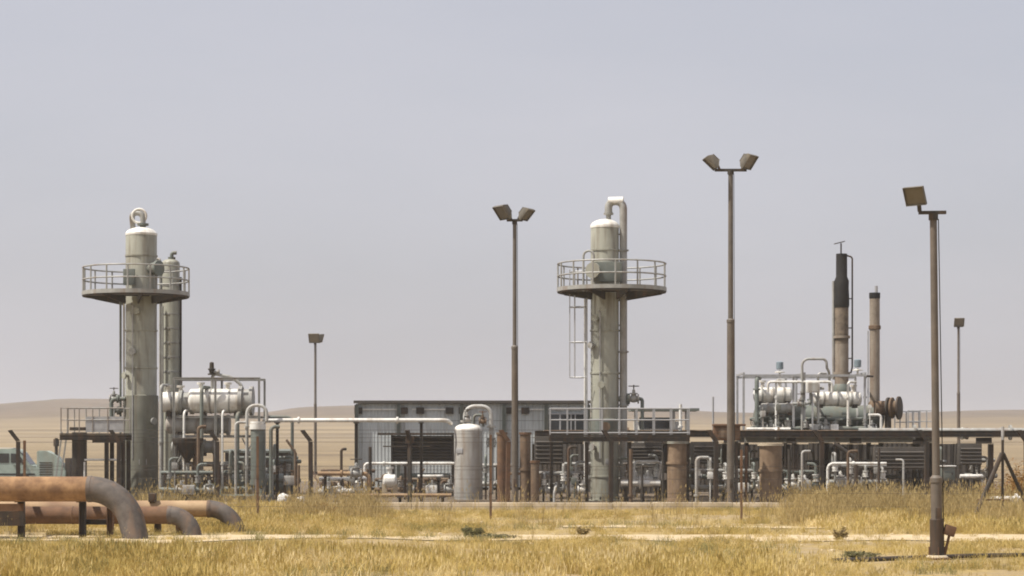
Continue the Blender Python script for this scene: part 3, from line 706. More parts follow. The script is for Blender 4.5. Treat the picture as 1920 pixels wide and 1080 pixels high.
pipe_run('pale pipe crossing low between the rusty uprights and the first bright valve', [(X(955, Y), Y, Z(888, Y)), (X(1012, Y), Y, Z(888, Y)), (X(1012, Y), Y, .3)], .055, 'palepipe', bend=.2)

def standpipe(label, px, Y, pyt, r, m, arm=0):
    pts = [(X(px, Y), Y, .02), (X(px, Y), Y, Z(pyt, Y))]
    if arm: pts.append((X(px, Y) + arm, Y + .1, Z(pyt, Y)))
    return pipe_run(label, pts, r, m, [((X(px, Y), Y, .3), (0, 0, 1))], bend=r * 2.5, name='standpipe')
standpipe('dark standpipe just right of the dark square cooler', 1066, 89.2, 838, .06, 'dark', .35)
standpipe('rusty standpipe touching the right flank of the centre column base', 1183, 89.0, 842, .075, 'rustbrown')
standpipe('dark standpipe in front of the thick lagged white pipe', 1204, 88.6, 872, .05, 'dark')
standpipe('dark standpipe hugging the left of the pale mossy riser', 1243, 89.0, 846, .055, 'dark', -.4)
standpipe('grey standpipe between the mossy riser and the rusty box', 1306, 89.2, 858, .07, 'dullwhite', .5)
standpipe('rusty standpipe just right of the tallest lamp post', 1399, 89.0, 836, .06, 'rust')
standpipe('dark standpipe hugging the right of the tan riser', 1480, 88.8, 842, .07, 'dark')
standpipe('pale standpipe with crook in front of the whitish manifold', 1504, 88.6, 846, .05, 'dullwhite', .35)
standpipe('rust-brown standpipe half hidden by weeds, first right of the cranked post', 1590, 88.8, 846, .06, 'rustbrown', .4)
standpipe('dark standpipe half hidden by weeds near the long dark cooler', 1648, 88.8, 840, .06, 'dark')
standpipe('pale thin standpipe between the long dark cooler and nearest lamp post', 1694, 88.8, 862, .045, 'dullwhite', -.3)
standpipe('rust-brown standpipe between the hopper and the cranked post', 372, 88.6, 800, .07, 'rustbrown', .3)
standpipe('pale crooked standpipe left of the small white-topped drum', 442, 88.8, 792, .055, 'dullwhite', .4)
standpipe('grey-green standpipe right of the small white-topped drum', 508, 88.8, 800, .08, 'greygreen', .35)
standpipe('rusty standpipe left of the cranked post before the hills', 560, 88.4, 872, .06, 'rustbrown')
standpipe('dark capped standpipe near the shed corner with white collar', 640, 91.0, 842, .06, 'dark', .2)
standpipe('dark capped standpipe in front of the shed, above the white drum', 694, 91.4, 838, .07, 'dark')

# ------------------------------------------------------------------ dark sump tanks and odds in the yard, left centre
def bunded_tank(label, px0, px1, pyt, pyb, Y, m):
    f = Fr((px0 + px1) / 2, Y); r = (pyb - pyt) * f.s / 2; z = f.z((pyt + pyb) / 2)
    t = thing('storage_tank', label, 'tank', f.loc)
    b = MB(); b.vessel((f.x(px0) + .2, 0, z), (f.x(px1) - .2, 0, z), r, 24, .4); b.build('shell', M[m], t)
    b = MB()
    for q in (px0 + (px1 - px0) * .2, px0 + (px1 - px0) * .8): b.box((f.x(q), 0, (z - r * .4) / 2), (.2, r * 1.4, z - r * .4))
    b.build('saddle', M['conc'], t)
    b = MB(); nozzle(b, (f.x((px0 + px1) / 2), 0, z + r * .92), (0, 0, 1), .1, .3); b.build('nozzle', M[m], t)
    return t
bunded_tank('dark grey-green horizontal tank low behind the thin fence post', 425, 545, 888, 928, 94.0, 'greygreen')
bunded_tank('small white horizontal drum in front of the shed', 714, 748, 889, 915, 95.0, 'white')
Y = 86.9
f = Fr(455, 86.5)
t = thing('pipe_trough', 'pale blue-green trough lying along the kerb behind the thin fence post', 'trough', (f.loc[0], f.loc[1], 0))
b = MB(); b.prism([(-.95, .35), (.75, .35), (.75, .6), (.70, .6), (.70, .40), (-.90, .40), (-.90, .6), (-.95, .6)], -.2, .2); b.build('channel', M['greenpaint'], t)
for x in (-.7, .5):
    b = MB(); b.box((x, 0, .17), (.12, .3, .345)); b.build('foot', M['conc'], t)
def sack(label, px, py, Y, sx_, sz_):
    f = Fr(px, Y); b = MB(); bmesh.ops.create_icosphere(b.bm, subdivisions=3, radius=1)
    for v in b.bm.verts:
        n_ = noise.noise(v.co * 1.7 + Vector((px, 0, 0))) * .22 + noise.noise(v.co * 5 + Vector((0, px, 0))) * .07
        v.co *= 1 + n_; v.co.z = max(v.co.z, -.7)
        v.co.x *= sx_; v.co.y *= sx_ * .7; v.co.z *= sz_
    o = b.build('sack', M['plastic']); o.location = (f.loc[0], f.loc[1], sz_ * .7); tag(o, label, 'sack')
sack('white crumpled sack on the yard edge left of the stub post', 531, 935, 87.5, .25, .25)
sack('small white sack right of the stub fence post', 564, 934, 88, .22, .17)

# long white pipe running from the drum to the vessel
Y = 90.3
pipe_run('long white pipe running level past the grey shed to the upright white vessel', [(X(494, Y), Y + 2.2, Z(788, Y)), (X(494, Y), Y, Z(788, Y)), (X(840, Y), Y, Z(788, Y)), (X(845, Y), Y + .5, Z(794, Y))], .085, 'white',
         [((X(560, Y), Y, Z(788, Y)), (1, 0, 0)), ((X(745, Y), Y, Z(788, Y)), (1, 0, 0))],
         supports=((X(520, Y), Y, Z(788, Y)), (X(668, Y), Y, Z(788, Y)), (X(790, Y), Y, Z(788, Y))), bend=.3)
Y = 91.0
pipe_run('grey-green pipe tucked under the left end of the long white pipe', [(X(500, Y), Y, Z(782, Y)), (X(548, Y), Y, Z(782, Y)), (X(548, Y), Y, .3)], .07, 'greygreen', [((X(548, Y), Y, Z(850, Y)), (0, 0, 1))], bend=.25)
Y = 89
pipe_run('pale pipe low in front of the shed, ending at a dark valve', [(X(596, Y), Y, Z(888, Y)), (X(692, Y), Y, Z(888, Y)), (X(692, Y), Y, .2)], .09, 'palepipe', [((X(640, Y), Y, Z(888, Y)), (1, 0, 0))], [((X(668, Y), Y, Z(888, Y)), None, 1.2)], ((X(610, Y), Y, Z(888, Y)),), bend=.22)
Y = 93.5
pipe_run('thin white pipe crossing in front of the dark louvred cooler', [(X(684, Y), Y, .1), (X(684, Y), Y, Z(869, Y)), (X(852, Y), Y, Z(869, Y))], .06, 'white', [((X(720, Y), Y, Z(869, Y)), (1, 0, 0))], supports=((X(760, Y), Y, Z(869, Y)),), bend=.15)
Y = 94.5
pipe_run('short pale pipe below the cooler, near the white vessel', [(X(783, Y), Y, Z(893, Y)), (X(828, Y), Y, Z(893, Y)), (X(828, Y), Y + .9, Z(893, Y))], .07, 'white', supports=((X(788, Y), Y, Z(893, Y)), (X(822, Y), Y, Z(893, Y))), bend=.15)
Y = 88.5
pipe_run('low rusty drain pipe lying along the yard edge in front of the shed', [(X(640, Y), Y, .32), (X(846, Y), Y, .32)], .07, 'palepipe', [((X(708, Y), Y, .32), (1, 0, 0))], supports=((X(665, Y), Y, .33), (X(750, Y), Y, .33), (X(830, Y), Y, .33)))

# upright white vessel
f = Fr(878, 90.8); s = f.s; rad = 26.5 * s
t = thing('upright_vessel', 'upright whitish vessel with dished top and pipe loop, right of the shed louvres', 'vessel', f.loc)
b = MB(); b.vessel((0, 0, .55), (0, 0, f.z(806)), rad, 34, .45); b.build('shell', M['dullwhite'], t)
b = MB(); b.lathe([(rad + .006, f.z(808))] + [((rad + .012) * math.cos(a), f.z(806) + (rad * .45 + .012) * math.sin(a)) for a in (.03, .3, .6, .9, 1.2, 1.45)], n=34); b.build('sunlit_cap', M['white'], t)  # sun on the vessel top painted as white over the grey body
b = MB(); b.lathe([(rad + .005, .08), (rad + .015, .08), (rad + .015, .62), (rad + .005, .62)], n=34); b.build('skirt', M['grey'], t)
b = MB(); b.tube([(f.x(872), 0, f.z(797)), (f.x(872), 0, f.z(762)), (f.x(921), 0, f.z(762)), (f.x(921), 0, .3)], .088, 12, .4); b.flange((f.x(872), 0, f.z(790)), (0, 0, 1), .2, .04); b.flange((f.x(921), 0, f.z(800)), (0, 0, 1), .2, .04); b.build('top_pipe', M['dullwhite'], t)
b = MB(); b.tube([(f.x(888), .25, f.z(795)), (f.x(888), .25, f.z(778)), (f.x(906), .25, f.z(778)), (f.x(906), .25, f.z(800))], .06, 10, .15); b.build('vent_pipe', M['greygreen'], t)
valve(t, (f.x(876), -.1, f.z(787)), .85, 'grey'); valve(t, (f.x(905), -.2, f.z(790)), .8, 'rustbrown', 'rust'); valve(t, (f.x(921), 0, f.z(830)), 1.0, 'grey', 'dark', (0, R(90), R(90)))
b = MB(); b.bbox((f.x(862), -rad * .8, f.z(845)), (.32, .05, .22), .01, (0, 0, R(-30))); b.build('nameplate', M['galv'], t)

# ------------------------------------------------------------------ grey shed behind
f = Fr(886, 112); s = f.s
shed = thing('shed', 'long low grey clad shed with dark flat eaves behind the pipework', 'shed', f.loc)
xl, xr = f.x(669), f.x(1103); zt = f.z(757); dp = 7.0
npan = 11; pw = (xr - xl) / npan
def corr_panel(wd, z0, z1, m, name='wall_panel', ribs=6):
    b = MB(); pts = []
    for i in range(ribs):
        a = -wd / 2 + .004 + (wd - .008) * i / ribs; q = (wd - .008) / ribs
        pts += [(a, 0), (a + q * .5, 0), (a + q * .6, -.018), (a + q * .9, -.018)]
    pts.append((wd / 2 - .004, 0))
    lo = [b.bm.verts.new((x, y, z0)) for x, y in pts]; hi = [b.bm.verts.new((x, y, z1)) for x, y in pts]
    lo2 = [b.bm.verts.new((x, .04, z0)) for x in (pts[0][0], pts[-1][0])]; hi2 = [b.bm.verts.new((x, .04, z1)) for x in (pts[0][0], pts[-1][0])]
    for i in range(len(pts) - 1): b.bm.faces.new((lo[i], lo[i + 1], hi[i + 1], hi[i]))
    b.bm.faces.new((lo2[0], hi2[0], hi2[1], lo2[1]))
    b.bm.faces.new((lo[0], hi[0], hi2[0], lo2[0])); b.bm.faces.new((lo[-1], lo2[1], hi2[1], hi[-1]))
    return b.mesh(name, m)
z_low = f.z(868)
pme = corr_panel(pw, .15, zt - .9, M['clad']); pup = corr_panel(pw, zt - .88, zt, M['clad'])
pop = corr_panel(pw, zt - 2.0, zt - .9, M['clad'])
for i in range(npan):
    x = xl + pw * (i + .5)
    put('wall_panel', pup, shed, (x, 0, 0))
    if i in (9, 10): continue
    put('wall_panel', pme, shed, (x, .0, 0))
b = MB(); b.box((xl - .02, dp / 2, zt / 2), (.06, dp, zt - .02)); b.box((xr + .02, dp / 2, zt / 2), (.06, dp, zt - .02)); b.box((0, dp, zt / 2), (xr - xl - .1, .06, zt - .02)); b.build('wall', M['darkclad'], shed)
b = MB(); b.box((0, dp / 2 - .02, zt + .10), (xr - xl + .3, dp + .5, .08)); b.build('roof', M['roof'], shed)
b = MB(); b.box((0, -.29, zt + .09), (xr - xl + .3, .04, .15)); b.build('eaves_fascia', M['darkclad'], shed)
cm = MB().ibeam((0, 0, .02), (0, 0, zt - .05), .2, .2, up=(1, 0, 0)).mesh('frame_post', M['greygreen'])
for i in (0, 2, 5, 7, 9, 11): put('frame_post', cm, shed, (xl + pw * i, -.18, 0))
vm_ = MB().bbox((0, 0, 0), (.42, .12, .34), .02).mesh('vent', M['dark'])
for px in (672, 757, 788, 843, 868, 955, 985): put('vent', vm_, shed, (f.x(px), -.1, zt - .36))
lbm = MB().box((0, 0, 0), (2.2, .05, .07)).mesh('light_strip', M['white'])
for px in (715, 812, 1000, 1050): put('light_strip', lbm, shed, (f.x(px), -.08, zt - .30))
win = MB().box((0, 0, 0), (.75, .05, 1.0)).mesh('window', M['glass']); wfr = MB().box((0, 0, .53), (.87, .08, .06)).box((0, 0, -.53), (.87, .08, .06)).box((.405, 0, 0), (.06, .08, 1.0)).box((-.405, 0, 0), (.06, .08, 1.0)).mesh('frame', M['galv'])
for px in (1036, 1064, 1085):
    o = put('window', win, shed, (f.x(px), -.12, f.z(795))); put('frame', wfr, o)
b = MB(); b.box((f.x(1060), .1, f.z(795)), (2.4, .08, 1.6)); b.build('wall_infill', M['grey'], shed)

# louvred air cooler in front of the shed's open bay
f = Fr(792, 99); s = f.s
t = thing('air_cooler', 'dark louvred air cooler on legs in front of the grey shed', 'air cooler', f.loc)
w2 = 57 * s; z0, z1 = f.z(866), f.z(816)
b = MB(); b.box((0, .75, (z0 + z1) / 2), (2 * w2 - .1, 1.2, z1 - z0 - .06)); b.build('casing', M['darkclad'], t)
b = MB(); b.box((-.25, .5, z1 + .06), (2 * w2 + .8, 1.9, .10)); b.build('top_plate', M['dark'], t)
sl = MB().box((0, 0, 0), (2 * w2 - .14, .14, .03), (R(35), 0, 0)).mesh('slat', M['darkclad'])
for k in range(8): put('slat', sl, t, (0, .06, z0 + .08 + (z1 - z0 - .12) * k / 8))
lg = MB().box((0, 0, z1 / 2), (.1, .1, z1)).mesh('leg', M['dark'])
for x in (-w2, w2):
    for y in (.0, 1.4): put('leg', lg, t, (x, y, 0))
b = MB(); b.bbox((.1, .75, .62), (2 * w2 - .5, 1.2, .9), .03); b.build('motor_housing', M['greygreen'], t)

# ------------------------------------------------------------------ walkway in front of the centre column
f = Fr(1165, 90.2); s = f.s
t = thing('walkway', 'raised walkway with pale handrails crossing in front of the tall centre column', 'walkway', f.loc)
zd = f.z(815); x0, x1 = f.x(1030), f.x(1292)
b = MB(); b.box(((x0 + x1) / 2, 0, zd - .03), (x1 - x0, .9, .05)); b.build('deck', M['dark'], t)
b = MB(); b.ibeam((x0, -.40, zd - .18), (x1, -.40, zd - .18), .22, .10); b.ibeam((x0, .40, zd - .18), (x1, .40, zd - .18), .22, .10); b.build('deck_beam', M['dark'], t)
b = MB()
for z, y in ((1.1, -.44), (.62, -.44), (.08, -.44), (1.1, .44), (.62, .44)): b.cyl((x0, y, zd + z), (x1, y, zd + z), .03, n=6)
b.build('handrail', M['galv'], t)
pm = MB().box((0, 0, .55), (.05, .05, 1.1)).mesh('stanchion', M['galv'])
for k in range(9):
    for y in (-.44, .44): put('stanchion', pm, t, (x0 + .03 + (x1 - x0 - .06) * k / 8, y, zd))
lg = MB().ibeam((0, 0, .02), (0, 0, zd - .3), .14, .14, up=(1, 0, 0)).mesh('leg', M['dark'])
for px in (1034, 1100, 1180, 1288):
    for y in (-.35, .35): put('leg', lg, t, (f.x(px), y, 0))
# pinkish cabinet and twin standpipes beyond the walkway
f = Fr(1236, 97)
t = thing('control_cabin', 'small pale cabin with slim dark frame behind the right end of the walkway', 'cabin', f.loc)
b = MB(); b.bbox((0, 1, f.z(800) * .5 + .5), (2.1, 1.8, f.z(772) - 1.2), .03); b.build('wall', M['plastic'], t)
b = MB(); b.box((.25, .9, f.z(768)), (3.1, 2.4, .12)); b.build('roof', M['greygreen'], t)
pm = MB().box((0, 0, f.z(770) / 2), (.16, .16, f.z(770))).mesh('post', M['grey'])
for px in (1192, 1262, 1287): put('post', pm, t, (f.x(px), -.15, 0)); 
b = MB(); b.box((-.2, .08, f.z(793)), (1.4, .06, .5)); b.build('window', M['glass'], t)
Y = 96
pipe_run('white standpipe rising past the roof edge of the pale cabin', [(X(1276, Y), Y, .1), (X(1276, Y), Y, Z(758, Y))], .07, 'white', [((X(1276, Y), Y, Z(800, Y)), (0, 0, 1))])
Y = 101
pipe_run('thin grey mast left of the tallest twin lamp post', [(X(1337, Y), Y, .1), (X(1337, Y), Y, Z(744, Y))], .045, 'galv')

# ------------------------------------------------------------------ pipe rack from the centre to the right edge
f = Fr(1460, 96.5); s = f.s
t = thing('pipe_rack', 'long low dark steel pipe rack running from the centre to the right edge', 'pipe rack', f.loc)
x0, x1 = f.x(1003), f.x(2010); zr = f.z(826)
lg = MB().ibeam((0, 0, .02), (0, 0, zr - .16), .22, .2, up=(1, 0, 0)).mesh('column', M['dark'])
xb = MB().ibeam((0, -1.6, zr), (0, 1.6, zr), .28, .2).mesh('cross_beam', M['dark'])
k = x0
while k < x1:
    for y in (-1.4, 1.4): put('column', lg, t, (k, y, 0))
    put('cross_beam', xb, t, (k, 0, 0)); k += 2.9
b = MB()
for y in (-1.55, 1.55): b.ibeam((x0, y + (.12 if y < 0 else -.12), zr + .30), (x1, y + (.12 if y < 0 else -.12), zr + .30), .28, .18)
b.build('side_beam', M['dark'], t)
for (y, z, r, m, lb) in ((-.85, zr + .36, .2, 'grey', 'large grey pipe along the front of the pipe rack'), (-.2, zr + .32, .16, 'rustbrown', 'rust-brown pipe lying second on the pipe rack'),
                      (.35, zr + .28, .12, 'greygreen', 'grey-green pipe lying third on the pipe rack'), (.85, zr + .32, .16, 'white', 'white lagged pipe along the back of the pipe rack')):
    pp = pipe_run(lb, [(f.loc[0] + x0 + (.4 if m != 'grey' else 14.5), 96.5 + y, z), (f.loc[0] + x1, 96.5 + y, z)], r, m, [((f.loc[0] + x0 + q, 96.5 + y, z), (1, 0, 0)) for q in ((4.2, 11, 19.5) if m != 'grey' else (17, 21.3))])
# dark fan coolers slung on the rack
def slung_cooler(label, px0, px1, py0, py1, Y):
    f = Fr((px0 + px1) / 2, Y); t = thing('fan_cooler', label, 'air cooler', (f.loc[0], f.loc[1], f.z(py1)), 'dark coolers along the pipe rack')
    wd = (px1 - px0) * f.s; h = (py1 - py0) * f.s
    b = MB(); b.bbox((0, .8, h / 2), (wd - .02, 1.5, h), .02); b.build('casing', M['darkclad'], t)
    sl = MB().box((0, 0, 0), (wd - .1, .08, .03), (R(40), 0, 0)).mesh('slat', M['darkclad'])
    for k in range(max(3, int(h / .18))): put('slat', sl, t, (0, .0, .1 + (h - .16) * k / max(3, int(h / .18))))
    lg = MB().box((0, 0, -f.z(py1) / 2), (.1, .1, f.z(py1))).mesh('leg', M['dark'])
    for x in (-wd / 2 + .08, wd / 2 - .08): put('leg', lg, t, (x, .3, 0)); put('leg', lg, t, (x, 1.3, 0))
slung_cooler('dark square cooler right of the rusty uprights near the centre', 1002, 1056, 818, 871, 93.5)
slung_cooler('dark shallow cooler right of the tall centre column', 1168, 1242, 830, 862, 94.5)
slung_cooler('dark cooler between the mossy rusty riser and the tallest lamp post', 1300, 1340, 828, 870, 94.5)
slung_cooler('dark long cooler behind the near lamp post', 1640, 1738, 838, 880, 94.5)
slung_cooler('dark cooler under the rack beam, right of the near lamp post', 1799, 1842, 832, 872, 94.5)
# brown sheets added to stand in for the dark shade behind the equipment
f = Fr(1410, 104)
t = thing('shade_backdrop', 'long brownish sheet added for the dark shade behind the pipe rack', 'shade_backdrop', f.loc)
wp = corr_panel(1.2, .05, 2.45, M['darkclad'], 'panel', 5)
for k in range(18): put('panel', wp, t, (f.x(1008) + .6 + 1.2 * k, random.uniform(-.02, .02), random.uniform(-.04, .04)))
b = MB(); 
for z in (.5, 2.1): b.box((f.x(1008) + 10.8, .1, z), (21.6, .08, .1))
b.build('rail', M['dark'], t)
# low dark pump house left of shed
f = Fr(480, 102)
t = thing('pump_house', 'low dark grey-green pump house behind the left yard fence', 'pump house', f.loc)
hw = 58 * f.s; zt = f.z(848)
b = MB(); b.box((0, 1.2, zt / 2), (2 * hw, 2.4, zt)); b.build('wall', M['darkclad'], t)
b = MB(); b.box((0, 1.2, zt + .06), (2 * hw + .3, 2.8, .1), (R(1.5), 0, 0)); b.build('roof', M['greygreen'], t)
lv = MB().bbox((0, 0, 0), (.8, .08, .7), .02).mesh('louvre', M['dark'])
for x in (-1.6, -.3, 1.2): put('louvre', lv, t, (x, -.03, zt * .55))

# thick rusty risers
def riser(label, px, Y, rpx, pyt, m, cap='rustbrown', flange_at=()):
    f = Fr(px, Y); r = rpx * f.s; t = thing('riser_post', label, 'riser', f.loc, 'thick rusty risers under the rack')
    b = MB(); b.lathe([(r * 1.25, 0), (r * 1.25, .06), (r, .065), (r, f.z(pyt))], n=24); b.build('post', M[m], t)
    b = MB(); b.cyl((0, 0, f.z(pyt) + .002), (0, 0, f.z(pyt) + .10), r * 1.18, n=24); b.build('cap', M[cap], t)
    for py in flange_at: b = MB(); b.lathe([(r + .004, -.05), (r + .05, -.05), (r + .05, .05), (r + .004, .05)], (0, 0, f.z(py)), n=24); b.build('collar', M[m], t)
    return t
riser('thick rusty riser with pale mossy top, right of the centre column', 1270, 90.0, 19, 832, 'tanrust', 'sage', (868,))
riser('thickest rusty riser with pale worn face, left of the right-hand manifolds', 1445, 89.5, 21, 836, 'tanrust', 'conc', (882,))
riser('slender dark rusty riser behind the leaning thin post at the white vessel', 941, 89.8, 9, 815, 'rust')
riser('slender rusty riser at the foot of the centre twin lamp post', 985, 90.0, 10, 815, 'rustbrown', 'rust', (880,))
riser('short stout rusty riser nearest the dark square cooler', 1003, 89.6, 8, 868, 'rustbrown', 'rust')
# rusty box on legs by the tallest lamp
f = Fr(1362, 88.6)
t = thing('junction_box', 'rusty box on two legs at the foot of the tallest twin lamp post', 'box', f.loc)
b = MB(); b.bbox((0, 0, f.z(812)), (1.1, .5, .62), .03); b.build('box', M['rust'], t)
b = MB(); b.bbox((.1, -.02, f.z(797)), (1.35, .62, .09), .02); b.build('lid', M['rust'], t)
for x in (-.4, .42):
    b = MB(); b.box((x, 0, f.z(828) / 2), (.12, .12, f.z(826))); b.build('leg', M['dark'], t)
b = MB(); b.bbox((-.1, -.27, f.z(812)), (.5, .04, .4), .01); b.build('door', M['rustbrown'], t)

# ------------------------------------------------------------------ heater skid on the right
f = Fr(1520, 100); s = f.s
zb = f.z(815)
t = thing('skid_deck', 'raised steel deck with handrail carrying the heater vessels at right', 'platform', f.loc)
x0, x1 = f.x(1388), f.x(1738)
b = MB(); b.box(((x0 + x1) / 2, 0, zb - .04), (x1 - x0, 3.6, .06)); b.build('deck', M['dark'], t)
b = MB()
for y in (-1.75, 1.75): b.ibeam((x0, y, zb - .22), (x1, y, zb - .22), .3, .16)
b.build('deck_beam', M['grey'], t)
lg = MB().ibeam((0, 0, .02), (0, 0, zb - .38), .2, .2, up=(1, 0, 0)).mesh('leg', M['dark'])
for px in (1392, 1480, 1560, 1640, 1733):
    for y in (-1.7, 1.7): put('leg', lg, t, (f.x(px), y, 0))
pm = MB().box((0, 0, .56), (.05, .05, 1.12)).mesh('stanchion', M['galv'])
for px in (1690, 1700, 1712, 1724, 1736):
    for y in (-1.72, 1.72): put('stanchion', pm, t, (f.x(px), y, zb))
b = MB()
for z in (1.1, .6):
    for y in (-1.72, 1.72): b.cyl((f.x(1690), y, zb + z), (f.x(1736), y, zb + z), .026, n=6)
b.build('handrail', M['galv'], t)
t = thing('pipe_gantry', 'thin grey pipe support frame standing over the heater vessels at right', 'steel frame', (f.loc[0], f.loc[1], zb))
cm = MB().box((0, 0, (f.z(707) - zb) / 2), (.1, .1, f.z(707) - zb)).mesh('column', M['galv'])
for px in (1388, 1480, 1500, 1612):
    for y in (-1.45, 1.3): put('column', cm, t, (f.x(px), y, 0))
bm_ = MB().box(((f.x(1386) + f.x(1614)) / 2, 0, 0), (f.x(1614) - f.x(1386), .1, .1)).mesh('beam', M['galv'])
for y in (-1.55, 1.4): put('beam', bm_, t, (0, y, f.z(706) - zb))
xm = MB().box((0, -.07, 0), (.09, 3.05, .09)).mesh('cross_beam', M['galv'])
for px in (1388, 1500, 1612): put('cross_beam', xm, t, (f.x(px), 0, f.z(706) - zb + .1))
# big dark green shell
def hv(name, label, px0, px1, py, dpx, Y, m, head=.45, band='grey', saddle=True, nz=()):
    f = Fr((px0 + px1) / 2, Y); r = dpx * f.s / 2; z = f.z(py)
    t = thing(name, label, 'vessel', (f.loc[0], f.loc[1], z))
    b = MB(); b.vessel((f.x(px0) + r * head, 0, 0), (f.x(px1) - r * head, 0, 0), r, 32, head); b.build('shell', M[m], t)
    for q in (.22, .5, .78):
        b = MB(); b.lathe([(r + .003, -.05), (r + .022, -.045), (r + .022, .045), (r + .003, .05)], (f.x(px0 + (px1 - px0) * q), 0, 0), (1, 0, 0), 32); b.build('band', M[band], t)
    if saddle:
        for q in (.15, .85):
            b = MB(); b.box((f.x(px0 + (px1 - px0) * q), 0, -r * 1.02), (.2, r * 1.5, r * .5)); b.build('saddle', M['dark'], t)
    for q in nz:
        b = MB(); nozzle(b, (f.x(q), 0, r * .93), (0, 0, 1), .09, .3, .17); b.build('nozzle', M[m], t)
    return t
hv('heater_shell', 'big dark green horizontal heater vessel at the foot of the right stacks', 1412, 1658, 783, 46, 100.3, 'greygreen', nz=(1440, 1520, 1590))
hv('surge_drum', 'white horizontal drum at the left end of the heater skid', 1412, 1486, 741, 30, 99.6, 'white', nz=(1430, 1462))
hv('lagged_drum', 'bright white lagged drum just below the sooty stack', 1524, 1616, 748, 27, 99.2, 'white', nz=(1600,))
hv('lower_drum', 'pale grey drum under the white drum on the heater skid', 1425, 1490, 766, 20, 98.9, 'grey')
# drum end plates seen at right
f = Fr(1676, 99.5); t = thing('end_exchanger', 'stubby brown exchanger with two round end flanges right of the shorter stack', 'heat exchanger', (f.loc[0], f.loc[1], f.z(765)))
b = MB(); b.cyl((f.x(1640), 0, 0), (f.x(1682), 0, .0), .34, n=22); b.build('shell', M['rustbrown'], t)
for px, rp in ((1664, 20), (1671, 20), (1684, 22)):
    b = MB(); b.lathe([(rp * f.s, 0), (rp * f.s, .08), (rp * f.s * .7, .12), (.01, .13)], (f.x(px), 0, 0), (1, -.5, 0), 26); b.build('end_flange', M['dark' if px != 1671 else 'rustbrown'], t)
b = MB(); b.box((f.x(1665), 0, -.75), (.2, .6, .9)); b.build('saddle', M['dark'], t)
# small pipes over the skid
Y = 98.4
pipe_run('grey pipe loop standing highest over the heater skid, left of the sooty stack', [(X(1504, Y), Y, zb), (X(1504, Y), Y, Z(673, Y)), (X(1550, Y), Y, Z(673, Y)), (X(1550, Y), Y, Z(690, Y)), (X(1560, Y), Y + .8, Z(697, Y)), (X(1560, Y), Y + .8, Z(738, Y))], .06, 'grey', [((X(1504, Y), Y, Z(735, Y)), (0, 0, 1))], bend=.3)
pipe_run('dark upright pipe at the left end of the white surge drum', [(X(1419, Y), Y, zb), (X(1419, Y), Y, Z(708, Y)), (X(1428, Y), Y + .8, Z(708, Y))], .1, 'greygreen', [((X(1419, Y), Y, Z(730, Y)), (0, 0, 1)), ((X(1419, Y), Y, Z(790, Y)), (0, 0, 1))], bend=.2)
pipe_run('white level pipe under the top beam of the heater frame', [(X(1440, Y), Y, Z(735, Y)), (X(1440, Y), Y, Z(716, Y)), (X(1560, Y), Y, Z(716, Y)), (X(1560, Y), Y, Z(735, Y))], .06, 'white', bend=.15)
pipe_run('grey control pipe with bypass in the middle of the heater skid', [(X(1486, Y), Y, Z(757, Y)), (X(1520, Y), Y, Z(757, Y)), (X(1520, Y), Y, Z(728, Y)), (X(1545, Y), Y, Z(728, Y))], .07, 'grey', valves=[((X(1502, Y), Y, Z(757, Y)), None, .9)], bend=.2)
pipe_run('white pipe low along the front of the heater deck', [(X(1398, Y), Y - .4, zb + .25), (X(1480, Y), Y - .4, zb + .25)], .07, 'white', supports=())
pipe_run('white drain pipe hooking down at the right end of the heater vessel', [(X(1628, Y), Y, Z(778, Y)), (X(1652, Y), Y, Z(778, Y)), (X(1652, Y), Y, zb)], .06, 'white', bend=.15)
for lb, px, Y, pyt, r_, m_ in (('thin white pipe standing in the middle of the heater frame', 1455, 98.5, 712, .05, 'white'), ('thin grey pipe standing left of the sooty stack base', 1534, 98.6, 700, .06, 'dullwhite'),
                              ('pale pipe standing at the sooty stack base, over the lagged drum', 1590, 98.6, 716, .06, 'white'), ('thin dark pipe standing at the foot of the shorter stack', 1622, 98.7, 705, .05, 'dark')):
    pipe_run(lb, [(X(px, Y), Y, zb), (X(px, Y), Y, Z(pyt, Y)), (X(px, Y) + .45, Y + .6, Z(pyt, Y))], r_, m_, [((X(px, Y), Y, Z(745, Y)), (0, 0, 1))], bend=.2)
f = Fr(1524, 98.2)
t = thing('control_box', 'pale square control box in the heater frame, left of the sooty stack', 'box', (f.loc[0], f.loc[1], f.z(738)))
b = MB(); b.bbox((0, 0, .3), (.62, .3, .52), .03); b.build('body', M['white'], t)
b = MB(); b.box((0, -.16, .3), (.46, .02, .38)); b.build('door', M['dullwhite'], t)
b = MB(); b.box((0, .1, (zb - f.z(738)) / 2), (.07, .07, f.z(738) - zb)); b.build('post', M['galv'], t)
def actuator(label, px, py, Y, h=.75):
    f = Fr(px, Y); t = thing('valve_actuator', label, 'valve', (f.loc[0], f.loc[1], f.z(py)))
    b = MB(); b.cyl((0, 0, 0), (0, 0, h * .45), .05, n=8); b.lathe([(.24, h * .3), (.24, h * .36), (.12, h * .4)], n=14); b.build('yoke', M['white'], t)
    b = MB(); b.lathe([(.12, h * .5), (.17, h * .55), (.17, h * .95), (.12, h)], n=14); b.build('bonnet', M['blue'], t)
actuator('dark-topped valve actuator above the white surge drum', 1462, 708, 99.6)
actuator('dark-topped valve actuator between the two stacks', 1608, 704, 99.2)
manifold('dark tangle of valves and small pipes along the heater deck front', 1405, 1640, 98.6, 21, 'greygreen', 'grey', (.28, .72), hi=.85, step=.7).location.z = zb
